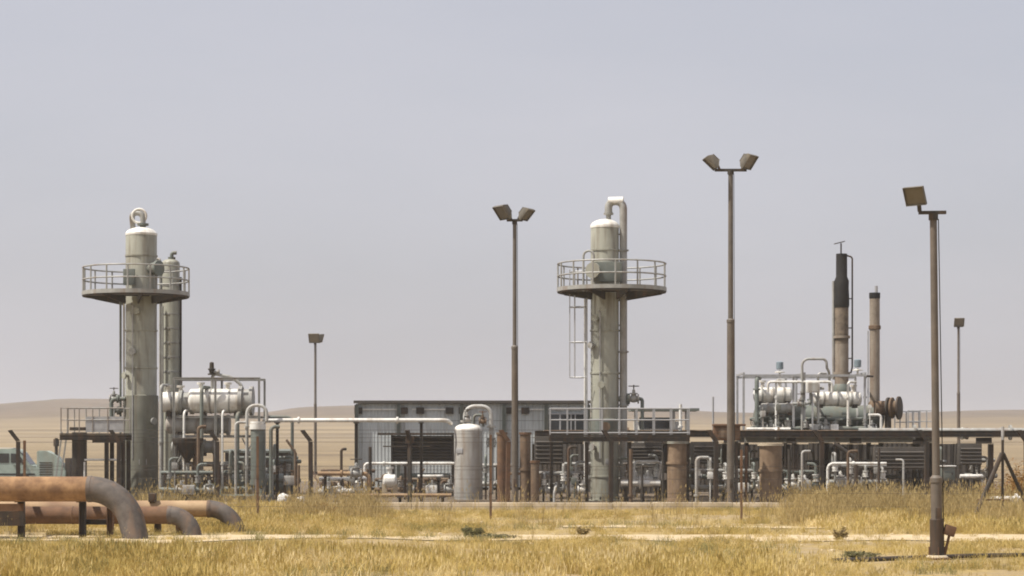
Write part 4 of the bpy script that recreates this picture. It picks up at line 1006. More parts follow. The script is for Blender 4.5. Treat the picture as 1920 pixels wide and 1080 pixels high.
# sooty stack
f = Fr(1578, 100.3); s = f.s
t = thing('chimney_stack', 'taller tan stack with soot-black top and thin side pipes', 'chimney', (f.loc[0], f.loc[1], f.z(765)), 'heater stacks')
z_ = lambda py: f.z(py) - f.z(765)
M['halfsoot'] = mat('patchy_soot', (0.24, 0.19, 0.14), (0.10, 0.08, 0.06), 2.5, 0.85, stain=(0.018, 0.017, 0.016), stain_amt=0.97, stain_scale=2.2, streak=False)
b = MB(); b.cyl((0, 0, 0), (0, 0, z_(645)), 13 * s, n=22); b.build('stack', M['stack'], t)
b = MB(); b.cyl((0, 0, z_(645)), (0, 0, z_(575)), 13.05 * s, n=22); b.build('sooted_section', M['halfsoot'], t)
b = MB(); b.lathe([(13.4 * s, z_(577)), (14.5 * s, z_(572)), (14.2 * s, z_(556)), (13.4 * s, z_(540)), (13.8 * s, z_(527)), (10.6 * s, z_(519)), (10.4 * s, z_(476)), (9.2 * s, z_(476)), (9.2 * s, z_(485))], n=22); b.build('sooty_top', M['soot'], t)
b = MB(); b.cyl((-1 * s, 0, z_(477)), (-1 * s, 0, z_(456)), .035, n=6); b.box((-4 * s, 0, z_(455)), (.5, .3, .03), (0, R(-14), 0)); b.build('rain_cap', M['dark'], t)
b = MB(); b.cyl((-15.5 * s, 0, z_(712)), (-15.5 * s, 0, z_(527)), .06, n=8); b.build('side_pipe', M['grey'], t)
b = MB(); b.tube([(17 * s, 0, z_(700)), (20 * s, 0, z_(690)), (20 * s, 0, z_(482)), (9 * s, 0, z_(479))], .04, 8, .1); b.build('side_pipe', M['dark'], t)
for py in (632, 700): b = MB(); b.lathe([(13 * s + .004, -.06), (13 * s + .07, -.06), (13 * s + .07, .06), (13 * s + .004, .06)], (0, 0, z_(py)), n=22); b.build('band', M['stack'], t)
b = MB(); b.lathe([(15 * s, z_(742)), (17 * s, z_(738)), (17 * s, z_(728)), (13.2 * s, z_(720))], n=22); b.build('base_cone', M['greygreen'], t)
for py in (560, 615, 672): b = MB(); b.box((3 * s, 0, z_(py)), (36 * s, .05, .05)); b.build('pipe_clip', M['dark'], t)
f = Fr(1640, 100.3)
t = thing('chimney_stack', 'shorter slim tan stack with black rim, right of the sooty one', 'chimney', (f.loc[0], f.loc[1], f.z(775)), 'heater stacks')
z_ = lambda py: f.z(py) - f.z(775)
b = MB(); b.cyl((0, 0, 0), (0, 0, z_(556)), 9.6 * s, n=20); b.build('stack', M['stack'], t)
b = MB(); b.lathe([(9.9 * s, z_(560)), (10.4 * s, z_(558)), (10.4 * s, z_(549)), (8.6 * s, z_(549)), (8.6 * s, z_(556))], n=20); b.build('rim', M['soot'], t)
b = MB(); b.cyl((3 * s, 0, z_(556)), (3 * s, 0, z_(536)), .07, n=8); b.build('vent_pipe', M['galv'], t)
b = MB(); b.lathe([(9.6 * s + .004, -.1), (11.5 * s, -.08), (11.5 * s, .08), (9.6 * s + .004, .1)], (0, 0, z_(614)), n=20); b.build('band', M['rustbrown'], t)
b = MB(); b.cyl((-12.5 * s, 0, z_(766)), (-12.5 * s, 0, z_(620)), .03, n=6); b.build('side_pipe', M['galv'], t)
b = MB(); b.lathe([(14 * s, z_(772)), (14 * s, z_(764)), (9.7 * s, z_(752))], n=20); b.build('base_cone', M['rustbrown'], t)

# ------------------------------------------------------------------ floodlight poles
def head_mesh():
    """floodlight, face towards +x, hinge at the origin (bottom centre of the back)"""
    b = MB()
    prof = [(-.10, .02, .06), (-.02, .30, .27), (.14, .34, .30)]
    rs = [[(x, -wy, -wz), (x, wy, -wz), (x, wy, wz), (x, -wy, wz)] for x, wy, wz in ((-.16, .16, .14), (-.10, .22, .19), (.06, .33, .29), (.13, .34, .30))]
    b.rings(rs)
    for k in range(5): b.box((-.09, -.18 + .09 * k, 0), (.16, .012, .34))
    return b.mesh('floodlight', M['lamp'])
HEAD = head_mesh()
LENS = MB().box((.135, 0, 0), (.012, .60, .52)).mesh('glass', M['lens'])
VIS = MB().box((.155, 0, .292), (.07, .69, .02)).box((.155, 0, -.292), (.07, .69, .02)).box((.155, .335, 0), (.07, .02, .565)).box((.155, -.335, 0), (.07, .02, .565)).mesh('rim', M['lamp'])
BRK = MB().tube([(-.02, -.37, 0), (-.02, -.37, -.40), (-.02, .37, -.40), (-.02, .37, 0)], .022, 6, .04).cyl((-.02, 0, -.40), (-.02, 0, -.52), .03, n=8).mesh('bracket', M['dark'])
def head(parent, p, yaw, tilt, sc):
    h = put('floodlight', HEAD, parent, p, None, sc)
    h.rotation_euler = Euler((0, tilt, yaw), 'XYZ')
    put('glass', LENS, h); put('rim', VIS, h)
    return h
def lamp(label, px, Y, pyt, d0, d1, pyj, heads, arm, sleeve=None, lean=0.0):
    f = Fr(px, Y); z0 = gz(*f.loc[:2]) if Y < 79 else 0
    t = thing('floodlight_pole', label, 'lamp post', (f.loc[0], f.loc[1], z0), 'floodlight poles around the plant')
    t.rotation_euler = (0, lean, 0)
    zt, zj = f.z(pyt) - z0, f.z(pyj) - z0
    b = MB(); b.lathe([(d0 * .5, 0), (d0 * .5, zj), (d0 * .56, zj + .005), (d0 * .56, zj + .1), (d1 * .5, zj + .16), (d1 * .46, zt)], n=16)
    b.build('pole', M['pole'], t)
    b = MB(); b.bbox((0, 0, .02), (.5, .5, .06), .01)
    for k in range(4): b.box((.1 * math.cos(k * math.pi / 2), .1 * math.sin(k * math.pi / 2), .16), (.16 if k % 2 == 0 else .02, .02 if k % 2 == 0 else .16, .24))
    b.build('base_plate', M['rust'], t)
    b = MB(); b.bbox((.01, -d0 * .5, .95), (.11, .03, .32), .008); b.build('access_door', M['dark'], t)
    b = MB(); b.cyl((d0 * .5 + .02, -.03, .3), (d1 * .5 + .02, -.03, zt - .1), .012, n=5); b.build('cable', M['soot'], t)
    b = MB(); b.box((arm[2] if len(arm) > 2 else 0, 0, zt + .04), (arm[0], .09, arm[1])); b.cyl((0, 0, zt - .12), (0, 0, zt + .02), d1 * .62, n=12); b.build('crossarm', M['dark'], t)
    for (hx, hy, hz, yaw, tilt, sc, ax) in heads:
        head(t, (hx, hy, zt + hz), yaw, tilt, sc)
        b = MB(); b.tube([(ax, 0, zt + .06), (ax + (hx - ax) * .25, hy * .3, zt + .06 + (hz - .06) * .5), (hx * 1.0, hy, zt + hz)], .045, 8, .05); b.build('bracket', M['dark'], t)
    if sleeve:
        b = MB(); b.lathe([(sleeve[0], 0), (sleeve[0], sleeve[1]), (d0 * .52, sleeve[1] + .02)], n=16); b.build('base_sleeve', M['dark'], t)
    return t
sB = 81.3 / F
lamp('twin floodlight post left of the centre column, lamps back to back in a close V', 965, 82.0, 415, .235, .155, 655,
     [(-.40, -.12, .40, R(214), R(38), 1.0, -.12), (.40, .05, .34, R(-28), R(42), .88, .12)], (.62, .09))
lamp('tallest twin floodlight post, two lamps spread wide on a crossarm', 1370, 81.3, 321, .28, .20, 605,
     [(-.68, 0, .40, R(186), R(47), 1.0, -.42), (.62, -.05, .42, R(-34), R(36), 1.0, .42)], (1.22, .10))
lp = lamp('nearest floodlight post, single lamp left of its crossarm and dark sleeve at its foot', 1757, 45.5, 402, .245, .165, 905,
     [(-.36, -.05, .42, R(232), R(24), .68, -.29)], (.58, .07, -.02), sleeve=(.15, .86), lean=R(-0.62))
b = MB(); b.lathe([(.24, -.1), (.24, .06), (.2, .10)], n=16); b.build('footing', M['conc'], lp)
b = MB(); b.bbox((.27, -.02, .62), (.24, .16, .22), .02, (0, R(18), 0)); b.box((.22, 0, .34), (.05, .05, .5), (0, R(14), 0)); b.build('cable_box', M['rust'], lp)
lamp('distant thin lamp post between the exchanger rack and the shed', 591, 166, 643, .20, .17, 760, [(-.02, -.25, .42, R(262), R(25), 1.25, 0), (.22, .1, .42, R(50), R(20), 1.1, .1)], (.8, .10))
lamp('distant thin lamp post right of the nearest lamp post', 1797, 146, 613, .20, .16, 740, [(-.02, -.25, .36, R(268), R(25), 1.0, 0)], (.6, .10))

# ------------------------------------------------------------------ fences
YF = 86.2
f = Fr(960, YF)
fence = thing('security_fence', 'tall wire fence with dark cranked posts round the plant yard', 'fence', (0, YF, 0))
pxs = [34, 222, 408, 583, 768, 952, 1145, 1342, 1540, 1737, 1925, 2110]
zk, zt = 2.55, 3.05
cr = MB().rings([[(x - .085, -.07, z), (x + .085, -.07, z), (x + .085, .07, z), (x - .085, .07, z)] for x, z in ((0, -.1), (0, zk))])
cr.rings([[(x - .085, -.07, z), (x + .085, -.07, z + .03), (x + .085, .07, z + .03), (x - .085, .07, z)] for x, z in ((0, zk), (-.17, zk + .22), (-.33, zt - .06))])
crank = cr.mesh('post', M['rust'])
crank2 = crank.copy(); crank2.materials[0] = M['dark']
for i, px in enumerate(pxs):
    put('post', (crank, crank2)[i % 6 != 5], fence, (X(px, YF), 0, 0), (0, random.uniform(-.012, .012), (0.2 if px != 768 else 1.3)))
xa, xb_ = X(pxs[0], YF), X(pxs[-1], YF)
def chainlink(xa, xb, z0, z1, g, r):
    V = []; Fc = []
    H = z1 - z0; x = xa - H
    def wire(p, q):
        k = len(V); 
        for a in (p, q): V.extend([(a[0] - r, 0, a[1]), (a[0] + r, -r * .8, a[1]), (a[0] + r, r * .8, a[1])])
        for j in range(3): Fc.append((k + j, k + (j + 1) % 3, k + 3 + (j + 1) % 3, k + 3 + j))
    while x < xb:
        a, b2 = max(x, xa), min(x + H, xb)
        if b2 > a:
            wire((a, z0 + (a - x)), (b2, z0 + (b2 - x))); wire((a, z1 - (a - x)), (b2, z1 - (b2 - x)))
        x += g
    e = bpy.data.meshes.new('chain_link'); e.from_pydata(V, [], Fc); e.materials.append(M['dark']); return e
put('chain_link', chainlink(xa, xb_, .05, zk, .10, .0015), fence, kind='stuff')
b = MB()
for z, dx in ((.3, 0), (1.4, 0), (zk - .03, 0)): b.cyl((xa, -.06, z), (xb_, -.06, z), .006, n=4)
for q in (.33, .66, 1.0): b.cyl((xa - .33 * q, 0, zk + .46 * q), (xb_ - .33 * q, 0, zk + .46 * q), .006, n=4)
b.build('wire', M['dark'], fence)
# stub / inward leaning bits
b = MB(); b.cyl((X(553, YF), .2, 0), (X(553, YF), .2, 2.1), .06, n=8); b.cyl((X(553, YF), .2, 2.1), (X(536, YF), .2, 2.62), .05, n=8); b.build('stub_post', M['rustbrown'], fence)
b = MB(); b.box((X(768, YF), -.02, 2.62), (.36, .16, .30)); b.box((X(768, YF) - .12, -.02, 2.35), (1.9, .06, .05)); b.build('camera_box', M['dark'], fence)

YN = 68.5
of = thing('outer_fence', 'sparse outer fence of thin dark posts and wires in the grass', 'fence', (0, YN, 0))
op = [(46, 826), (483, 818), (920, 815), (1390, 843), (1880, 812)]
for px, pyt in op:
    x = X(px, YN); zt_ = Z(pyt, YN) if px != 1880 else Z(818, YN)
    b = MB(); b.box((x, 0, zt_ / 2 - .15), (.075, .075, zt_ + .3)); b.build('post', M['rust' if px != 1880 else 'dark'], of)
b = MB()
for z in (.45, .9, 1.35, 1.75): b.cyl((X(46, YN), -.04, z), (X(1880, YN), -.04, z + random.uniform(-.04, .04)), .005, n=4)
b.build('wire', M['dark'], of)
x = X(1880, YN)
b = MB(); b.cyl((x - .02, 0, Z(850, YN)), (X(1818, YN), -.3, -.1), .075, n=8); b.build('brace', M['dark'], of)
b = MB(); b.cyl((x + .02, 0, Z(850, YN)), (X(1945, YN), .3, -.1), .06, n=8); b.build('brace', M['dark'], of)
b = MB(); b.cyl((x, 0, Z(825, YN)), (x, 0, Z(800, YN)), .05, n=8); b.build('post_cap', M['galv'], of)
b = MB(); b.cyl((X(1832, YN), -.05, Z(937, YN)), (X(1892, YN), -.05, Z(937, YN)), .03, n=6); b.build('low_rail', M['rust'], of)

# ------------------------------------------------------------------ pipelines at the left foreground
def pipeline(label, Y, x0, xe, py, rpx, m, drop_px, dropw, yskew=0.0):
    s_ = Y / F; r = rpx * s_; z = Z(py, Y); xw0, xw1 = X(x0, Y), X(xe, Y)
    t = thing('pipeline', label, 'pipeline', (xw1, Y, 0), 'rusty pipelines entering the ground')
    b = MB(); b.cyl((xw0 - xw1, 0, z), (0, 0, z), r, n=32); b.build('pipe', M[m], t)
    if label.startswith('biggest') or True:
        wm = MB().lathe([(r + .001, -.02), (r + .010, -.012), (r + .010, .012), (r + .001, .02)], (0, 0, 0), (1, 0, 0), 32).mesh('weld', M['rust'])
        k = -2.6
        while k > xw0 - xw1: put('weld', wm, t, (k, 0, z)); k -= 5.4
    xd = (drop_px - xe) * s_
    b = MB()
    P = []; a1 = math.radians(78)
    Rb = xd / math.sin(a1) if math.sin(a1) else xd
    Rb = min(Rb, (z + .2))
    for i in range(19):
        a = a1 * i / 18; P.append((Rb * math.sin(a), yskew * (i / 18) ** 1.5, z - Rb * (1 - math.cos(a))))
    d = Vector(P[-1]) - Vector(P[-2]); d.normalize()
    P.append(tuple(Vector(P[-1]) + d * max(.3, (P[-1][2] + .5))))
    bb = MB(); bb.tube([Vector(p) for p in P], r * 1.03, 32, 0.001); bb.build('elbow', M['coat'], t)
    cl = MB(); cl.lathe([(r * 1.005, -.05), (r * 1.06, -.04), (r * 1.06, .06), (r * 1.03, .07)], (0, 0, z), (1, 0, 0), 32); cl.build('joint_sleeve', M['coat'], t)
    return t
pipeline('biggest rusty orange pipeline with grey elbow dropping into the grass', 55.5, -420, 168, 917, 23.5, 'orange', 252, 0, -.25)
pipeline('pale rusty pipeline farthest right, its grey elbow ending by the thin fence post', 60.5, -420, 392, 954, 15.5, 'palepipe', 449, 0, -.1)
pipeline('low brown pipeline between the other two with dark elbow', 57.5, -420, 318, 966, 16.5, 'rust', 362, 0, -.1)
# sleepers that carry them
def sleeper(label, px0, px1, Y, pyt, legs, panel=False):
    f = Fr((px0 + px1) / 2, Y); t = thing('pipe_support', label, 'pipe support', f.loc, 'steel supports under the pipelines')
    zt = f.z(pyt); x0, x1 = f.x(px0), f.x(px1)
    for i, px in enumerate(legs):
        b = MB(); b.ibeam((f.x(px), 0, -.2), (f.x(px), 0, zt), .17, .16, up=(1, 0, 0)); b.build('leg', M['rust' if i else 'dark'], t)
    b = MB(); b.ibeam((x0, 0.11, f.z(pyt + 38)), (x1, 0.11, f.z(pyt + 38)), .14, .12); b.ibeam((f.x(legs[0]), -.5, zt + .06), (f.x(legs[0]), 1.0 + .6, zt + .06), .12, .14); b.build('cross_beam', M['dark'], t)
    if panel:
        for k in range(3):
            b = MB(); b.box(((x0 + x1) / 2, -.08, f.z(945 + 14 * k + 6)), (x1 - x0, .05, .19)); b.build('side_board', M['rust' if k == 0 else 'dark'], t)
    return t
sleeper('dark H-shaped support under the biggest pipeline, just left of its elbow', 150, 212, 56.2, 941, (155, 207))
sleeper('dark boarded support box under the biggest pipeline at the left edge', -70, 46, 56.2, 941, (40, -60), True)
sleeper('low dark support between the two smaller pipeline elbows', 292, 338, 58.6, 968, (296, 336))
f = Fr(286, 60.4); b = MB(); b.bbox((0, 0, 0), (.2, .3, .24), .02); o = b.build('pipe_clamp', M['dark']); o.location = (f.loc[0], 60.4, f.z(933)); tag(o, 'small dark clamp block sitting on the pale pipeline by the big elbow', 'clamp')
# pipe lying on the ground at the near lamp's foot
def ground_pipe(label, pts, r, m):
    o = Vector((*pts[0], 0)); b = MB(); P = []
    for i in range(len(pts) - 1):
        for k in range(8):
            t_ = k / 8; x = pts[i][0] * (1 - t_) + pts[i + 1][0] * t_; y = pts[i][1] * (1 - t_) + pts[i + 1][1] * t_
            P.append((x - o.x, y - o.y, gz(x, y) + r * .8))
    P.append((pts[-1][0] - o.x, pts[-1][1] - o.y, gz(*pts[-1]) + r * .8))
    b.tube(P, r, 10, .02); ob = b.build('ground_pipe', M[m]); ob.location = o; tag(ob, label, 'pipe'); return ob
ground_pipe('thin dark pipe lying on the ground past the nearest lamp post', [(X(1555, 44.9), 44.4), (X(1680, 45), 45.1), (X(1790, 46), 46.0), (X(1990, 47.6), 47.6)], .055, 'dark')

# ------------------------------------------------------------------ small cabinet, white pipe and van
f = Fr(1777, 89.5)
t = thing('meter_cabinet', 'small grey-green cabinet with pale lid just right of the nearest lamp post', 'cabinet', f.loc)
b = MB(); b.bbox((0, 0, f.z(888)), (.55, .4, .56), .02); b.build('body', M['greygreen'], t)
b = MB(); b.bbox((0, -.02, f.z(874)), (.62, .5, .06), .015); b.build('lid', M['white'], t)
b = MB(); b.box((0, 0, f.z(902) / 2), (.12, .12, f.z(902))); b.build('leg', M['dark'], t)
b = MB(); b.bbox((0, -.205, f.z(888)), (.4, .02, .42), .008); d = b.build('door', M['greygreen'], t)
b = MB(); b.box((.14, -.23, f.z(888)), (.03, .03, .12)); b.build('handle', M['dark'], d)
Y = 88
pipe_run('short white pipe right of the grey-green cabinet', [(X(1800, Y), Y, Z(893, Y)), (X(1842, Y), Y, Z(893, Y)), (X(1842, Y), Y + .8, Z(893, Y))], .08, 'white', supports=((X(1806, Y), Y, Z(893, Y)), (X(1836, Y), Y, Z(893, Y))), bend=.15)
Y = 76
pipe_run('white pipe low in the grass behind the braced corner post', [(X(1856, Y), Y, Z(937, Y)), (X(2050, Y), Y, Z(937, Y))], .13, 'white', [((X(1905, Y), Y, Z(937, Y)), (1, 0, 0))], supports=((X(1868, Y), Y, Z(937, Y)), (X(1960, Y), Y, Z(937, Y))))

def van(px, Y):
    f = Fr(px, Y); t = thing('van', 'pale green van parked behind the big orange pipeline at the left edge', 'van', f.loc)
    Lh = 2.3; H = 2.12
    poly = [(-Lh, .35), (Lh, .35), (Lh, .95), (Lh - .12, 1.08), (Lh - .55, 1.16), (Lh - 1.1, H - .12), (Lh - 1.35, H), (-Lh + .2, H), (-Lh + .05, H - .1), (-Lh, 1.3)]
    b = MB(); b.prism(poly, -.85, .85)
    bmesh.ops.bevel(b.bm, geom=b.bm.edges[:], offset=.05, segments=2, affect='EDGES')
    b.build('body', M['greenpaint'], t)
    for k, (x0, x1) in enumerate(((-2.1, -1.2), (-1.1, -.2), (-.1, .55))):
        b = MB(); b.box(((x0 + x1) / 2, -.862, 1.58), (x1 - x0, .02, .56)); b.build('window', M['glass'], t)
    b = MB(); b.prism([(.66, 1.3), (1.48, 1.3), (1.12, 1.84), (.66, 1.86)], -.872, -.852); b.build('window', M['glass'], t)
    b = MB(); b.box((1.51, 0, 1.55), (.03, 1.45, .82), (0, R(-34), 0)); b.build('windscreen', M['glass'], t)
    b = MB(); b.box((-.55, 0, H + .05), (2.6, 1.3, .04)); 
    for x in (-1.7, .6): b.box((x, 0, H + .015), (.05, 1.3, .07))
    b.build('roof_rack', M['plastic'], t)
    tyre = MB().lathe([(.18, -.1), (.33, -.1), (.35, -.06), (.35, .06), (.33, .1), (.18, .1)], (0, 0, 0), (0, 1, 0), 22).mesh('tyre', M['rubber'])
    rim = MB().lathe([(.02, -.09), (.17, -.085), (.19, -.1), (.19, .05), (.02, .05)], (0, 0, 0), (0, 1, 0), 18).mesh('rim', M['galv'])
    for x in (-1.45, 1.45):
        for y in (-.78, .78):
            wq = put('wheel', tyre, t, (x, y, .35)); put('rim', rim, wq, (0, 0, 0))
    b = MB(); b.box((0, -.856, .62), (4.2, .03, .09)); b.build('side_trim', M['rubber'], t)
    b = MB(); b.box((.9, -.88, 1.12), (.16, .03, .04)); b.build('door_handle', M['dark'], t)
    b = MB(); b.bbox((1.42, -.98, 1.32), (.1, .2, .24), .03); b.build('mirror', M['dark'], t)
    for y in (-.62, .62):
        b = MB(); b.bbox((Lh - .02, y, .82), (.08, .3, .18), .02); b.build('headlight', M['lens'], t)
    b = MB(); b.bbox((Lh, 0, .45), (.14, 1.66, .2), .03); b.bbox((-Lh, 0, .45), (.14, 1.66, .2), .03); b.build('bumper', M['dark'], t)
    return t
van(6, 128)
f = Fr(98, 118); s = f.s
t = thing('pump_unit', 'pale green engine pump unit with slanted hood, right of the green van', 'pump', f.loc)
b = MB(); b.prism([(-.75, .3), (.85, .3), (.85, .95), (.35, 1.75), (-.2, 2.05), (-.75, 2.05)], -.5, .5); bmesh.ops.bevel(b.bm, geom=b.bm.edges[:], offset=.04, segments=2, affect='EDGES'); b.build('hood', M['greenpaint'], t)
b = MB(); b.cyl((.2, .1, 1.8), (.2, .1, 2.75), .09, n=10); b.cyl((.2, .1, 2.3), (.2, .1, 2.7), .16, n=12); b.build('exhaust', M['dark'], t)
b = MB(); b.bbox((0, 0, .2), (2.4, 1.1, .2), .03); b.build('skid', M['dark'], t)
b = MB(); b.bbox((.95, 0, 1.0), (.35, .8, 1.3), .04); b.build('radiator', M['dark'], t)
gr = MB().box((0, 0, 0), (.7, .03, .05)).mesh('grille_slat', M['dark'])
for k in range(6): put('grille_slat', gr, t, (-.25, -.515, .75 + .13 * k))

# ------------------------------------------------------------------ grass, weeds, shrubs
def leafmat(name, c, c2, wscale=.25, extra=None):
    m = bpy.data.materials.new(name); m.use_nodes = True; nt = m.node_tree; N = nt.nodes; L = nt.links; b = N['Principled BSDF']
    oi = N.new('ShaderNodeObjectInfo'); geo = N.new('ShaderNodeNewGeometry'); n = N.new('ShaderNodeTexNoise'); n.inputs['Scale'].default_value = wscale; n.inputs['Detail'].default_value = 8; n.inputs['Roughness'].default_value = .62
    L.new(geo.outputs['Position'], n.inputs['Vector'])
    a = N.new('ShaderNodeMath'); a.operation = 'MULTIPLY_ADD'; a.inputs[1].default_value = .35; L.new(oi.outputs['Random'], a.inputs[0])
    s_ = N.new('ShaderNodeMath'); s_.operation = 'MULTIPLY'; s_.inputs[1].default_value = 1.0; L.new(n.outputs['Fac'], s_.inputs[0]); L.new(s_.outputs[0], a.inputs[2])
    r = N.new('ShaderNodeValToRGB'); e = r.color_ramp.elements
    e[0].position, e[0].color = .42, (*c2, 1); e[1].position, e[1].color = .88, (*c, 1)
    for q, cc in (extra or ()):
        k = e.new(q); k.color = (*cc, 1)
    L.new(a.outputs[0], r.inputs['Fac']); L.new(r.outputs['Color'], b.inputs['Base Color'])
    b.inputs['Roughness'].default_value = .8; b.inputs['Specular IOR Level'].default_value = .2
    tr = N.new('ShaderNodeBsdfTranslucent'); L.new(r.outputs['Color'], tr.inputs['Color'])
    mx = N.new('ShaderNodeMixShader'); mx.inputs[0].default_value = .3
    L.new(b.outputs[0], mx.inputs[1]); L.new(tr.outputs[0], mx.inputs[2]); L.new(mx.outputs[0], N['Material Output'].inputs['Surface'])
    return m
M['straw'] = leafmat('straw_grass', (0.74, 0.615, 0.34), (0.30, 0.25, 0.09), .32, [(.56, (0.46, 0.345, 0.105)), (.72, (0.60, 0.465, 0.175))])
M['weed'] = leafmat('dry_weed', (0.50, 0.385, 0.18), (0.29, 0.22, 0.095), .6)
M['olive'] = leafmat('olive_shrub', (0.19, 0.18, 0.085), (0.11, 0.11, 0.05), .8)
M['rustleaf'] = leafmat('rust_brown_shrub', (0.36, 0.20, 0.06), (0.22, 0.115, 0.035), .8)
M['twig'] = mat('twig_bark', (0.16, 0.12, 0.08), None, 6, .9)

def blades(n, hmin, hmax, spread, wd, lean, seedv, heads=False):
    r_ = random.Random(seedv); V = []; Fc = []
    for i in range(n):
        a = r_.uniform(0, 6.283); d = spread * math.sqrt(r_.random()); x, y = d * math.cos(a), d * math.sin(a)
        h = r_.uniform(hmin, hmax); b_ = r_.uniform(0, 6.283); ln = lean * h * r_.uniform(.2, 1.2)
        wx, wy = wd * math.cos(b_), wd * math.sin(b_); c = r_.uniform(0, 6.283); lx, ly = ln * math.cos(c), ln * math.sin(c)
        k = len(V)
        V += [(x - wx, y - wy, -.02), (x + wx, y + wy, -.02), (x + lx * .35 + wx * .8, y + ly * .35 + wy * .8, h * .6), (x + lx * .35 - wx * .8, y + ly * .35 - wy * .8, h * .6), (x + lx, y + ly, h)]
        Fc += [(k, k + 1, k + 2, k + 3), (k + 3, k + 2, k + 4)]
        if heads and r_.random() < .6:
            k = len(V); q = wd * 3
            V += [(x + lx - q, y + ly, h - .05), (x + lx, y + ly + q, h - .02), (x + lx + q, y + ly, h - .05), (x + lx * 1.05, y + ly, h + .07)]
            Fc += [(k, k + 1, k + 3), (k + 1, k + 2, k + 3)]
    return V, Fc
hidden = bpy.data.collections.new('tuft_sources')
def tuft(name, m, *a, **k):
    V, Fc = blades(*a, **k); e = bpy.data.meshes.new(name); e.from_pydata(V, [], Fc); e.materials.append(m); return e
def scatter(name, pts, scales, rots, sources, m):
    """points mesh + geometry nodes that instance the source tufts on it"""
    e = bpy.data.meshes.new(name); e.from_pydata(pts, [], [])
    at = e.attributes.new('sc', 'FLOAT', 'POINT'); at.data.foreach_set('value', np.asarray(scales, dtype=np.float32))
    at = e.attributes.new('rz', 'FLOAT', 'POINT'); at.data.foreach_set('value', np.asarray(rots, dtype=np.float32))
    e.materials.append(m)
    o = put(name, e, kind='stuff')
    cl = bpy.data.collections.new(name + '_sources')
    for i, s_ in enumerate(sources): cl.objects.link(bpy.data.objects.new(name + '_tuft', s_))
    g = bpy.data.node_groups.new(name + '_nodes', 'GeometryNodeTree')
    g.interface.new_socket('Geometry', in_out='INPUT', socket_type='NodeSocketGeometry'); g.interface.new_socket('Geometry', in_out='OUTPUT', socket_type='NodeSocketGeometry')
    N = g.nodes; L = g.links
    gi, go = N.new('NodeGroupInput'), N.new('NodeGroupOutput')
    ci = N.new('GeometryNodeCollectionInfo'); ci.inputs['Collection'].default_value = cl; ci.inputs['Separate Children'].default_value = True; ci.inputs['Reset Children'].default_value = True
    ip = N.new('GeometryNodeInstanceOnPoints'); ip.inputs['Pick Instance'].default_value = True
    ri = N.new('FunctionNodeRandomValue'); ri.data_type = 'INT'; ri.inputs[5].default_value = len(sources) - 1
    a1 = N.new('GeometryNodeInputNamedAttribute'); a1.data_type = 'FLOAT'; a1.inputs[0].default_value = 'sc'
    a2 = N.new('GeometryNodeInputNamedAttribute'); a2.data_type = 'FLOAT'; a2.inputs[0].default_value = 'rz'
    cx_ = N.new('ShaderNodeCombineXYZ')
    L.new(gi.outputs[0], ip.inputs['Points']); L.new(ci.outputs[0], ip.inputs['Instance']); L.new(ri.outputs[2], ip.inputs['Instance Index'])
    L.new(a1.outputs[0], ip.inputs['Scale']); L.new(a2.outputs[0], cx_.inputs['Z']); L.new(cx_.outputs[0], ip.inputs['Rotation'])
    L.new(ip.outputs[0], go.inputs[0])
    md = o.modifiers.new('scatter', 'NODES'); md.node_group = g
    return o

rs = np.random.RandomState(5)
def field(n, y0, y1, dens, margin=1.12):
    """random points over the visible wedge between two distances, kept where dens(x, y) allows"""
    y = np.sqrt(rs.uniform(y0 ** 2, y1 ** 2, n)); x = rs.uniform(-1, 1, n) * y * .24 * margin + rs.uniform(-1, 1, n) * 1.2
    k = rs.rand(n) < dens(x, y); x, y = x[k], y[k]; return x, y, ground_z(x, y)
def track_mask(x, y):
    m_ = np.ones_like(x)
    tnv = lambda k: fbm(x * 0.22 + k, np.full_like(x, 3.3 + k)) - 0.47
    a = 54.0 + 2.6 * tnv(1) + .5 * np.sin(x * .9); c = 57.3 + 2.2 * tnv(8)
    wob = (fbm(x * 1.1 + 40, y * 1.1) - .47) * 2.2
    inside = (y > a + wob) & (y < c + wob)
    return np.where(inside, .03 + .75 * smooth(.50, .62, fbm(x * .28 + 60, y * .9 + 2)), 1.0)
def grass_d(x, y):
    px_ = 960 + x / y * F
    p = fbm(x * .33 + 9, y * .33 + 4); q = fbm(x * 1.6 + 2, y * 1.6)
    d = smooth(.38, .58, p) * .85 + .10
    d = d * (0.22 + 1.0 * smooth(.36, .62, q))
    mid = smooth(58, 60, y) * smooth(560, 760, px_) * (1 - smooth(1420, 1560, px_))
    d = d * (1 - .92 * mid * smooth(.40, .60, fbm(x * .18 + 20, y * .5 + 3)))
    d = d * (1 - .8 * (y < 53) * smooth(.56, .66, fbm(x * .3 + 70, y * .55 + 12)))
    d = d * np.where((px_ > 235) & (px_ < 500) & (y > 51.5) & (y < 57.2) & (fbm(x * .9, y * .9) > .36), .12, 1.0)
    d = d * (1 - .75 * smooth(1430, 1640, px_) * (y < 46.6))
    return d * track_mask(x, y)
x, y, z = field(60000, 37, 79.4, grass_d)
px_ = 960 + x / y * F
hs = .55 + .75 * fbm(x * .5 + 3, y * .5 + 8) + rs.rand(len(x)) * .25
hs *= 1 - .55 * smooth(45.5, 48.5, y) * (1 - smooth(57, 59.5, y))
hs *= np.where(y > 58, .55 + .45 * (1 - smooth(600, 700, px_)) + .45 * smooth(1450, 1560, px_), 1.0)
hs *= 1 - .35 * smooth(70, 77, y) * smooth(600, 700, px_) * (1 - smooth(1430, 1540, px_))
hs *= 1 - .45 * smooth(1430, 1600, px_) * (y < 46.6)
hs *= np.where((px_ < 480) & (y > 52) & (y < 64), .75, 1.0)
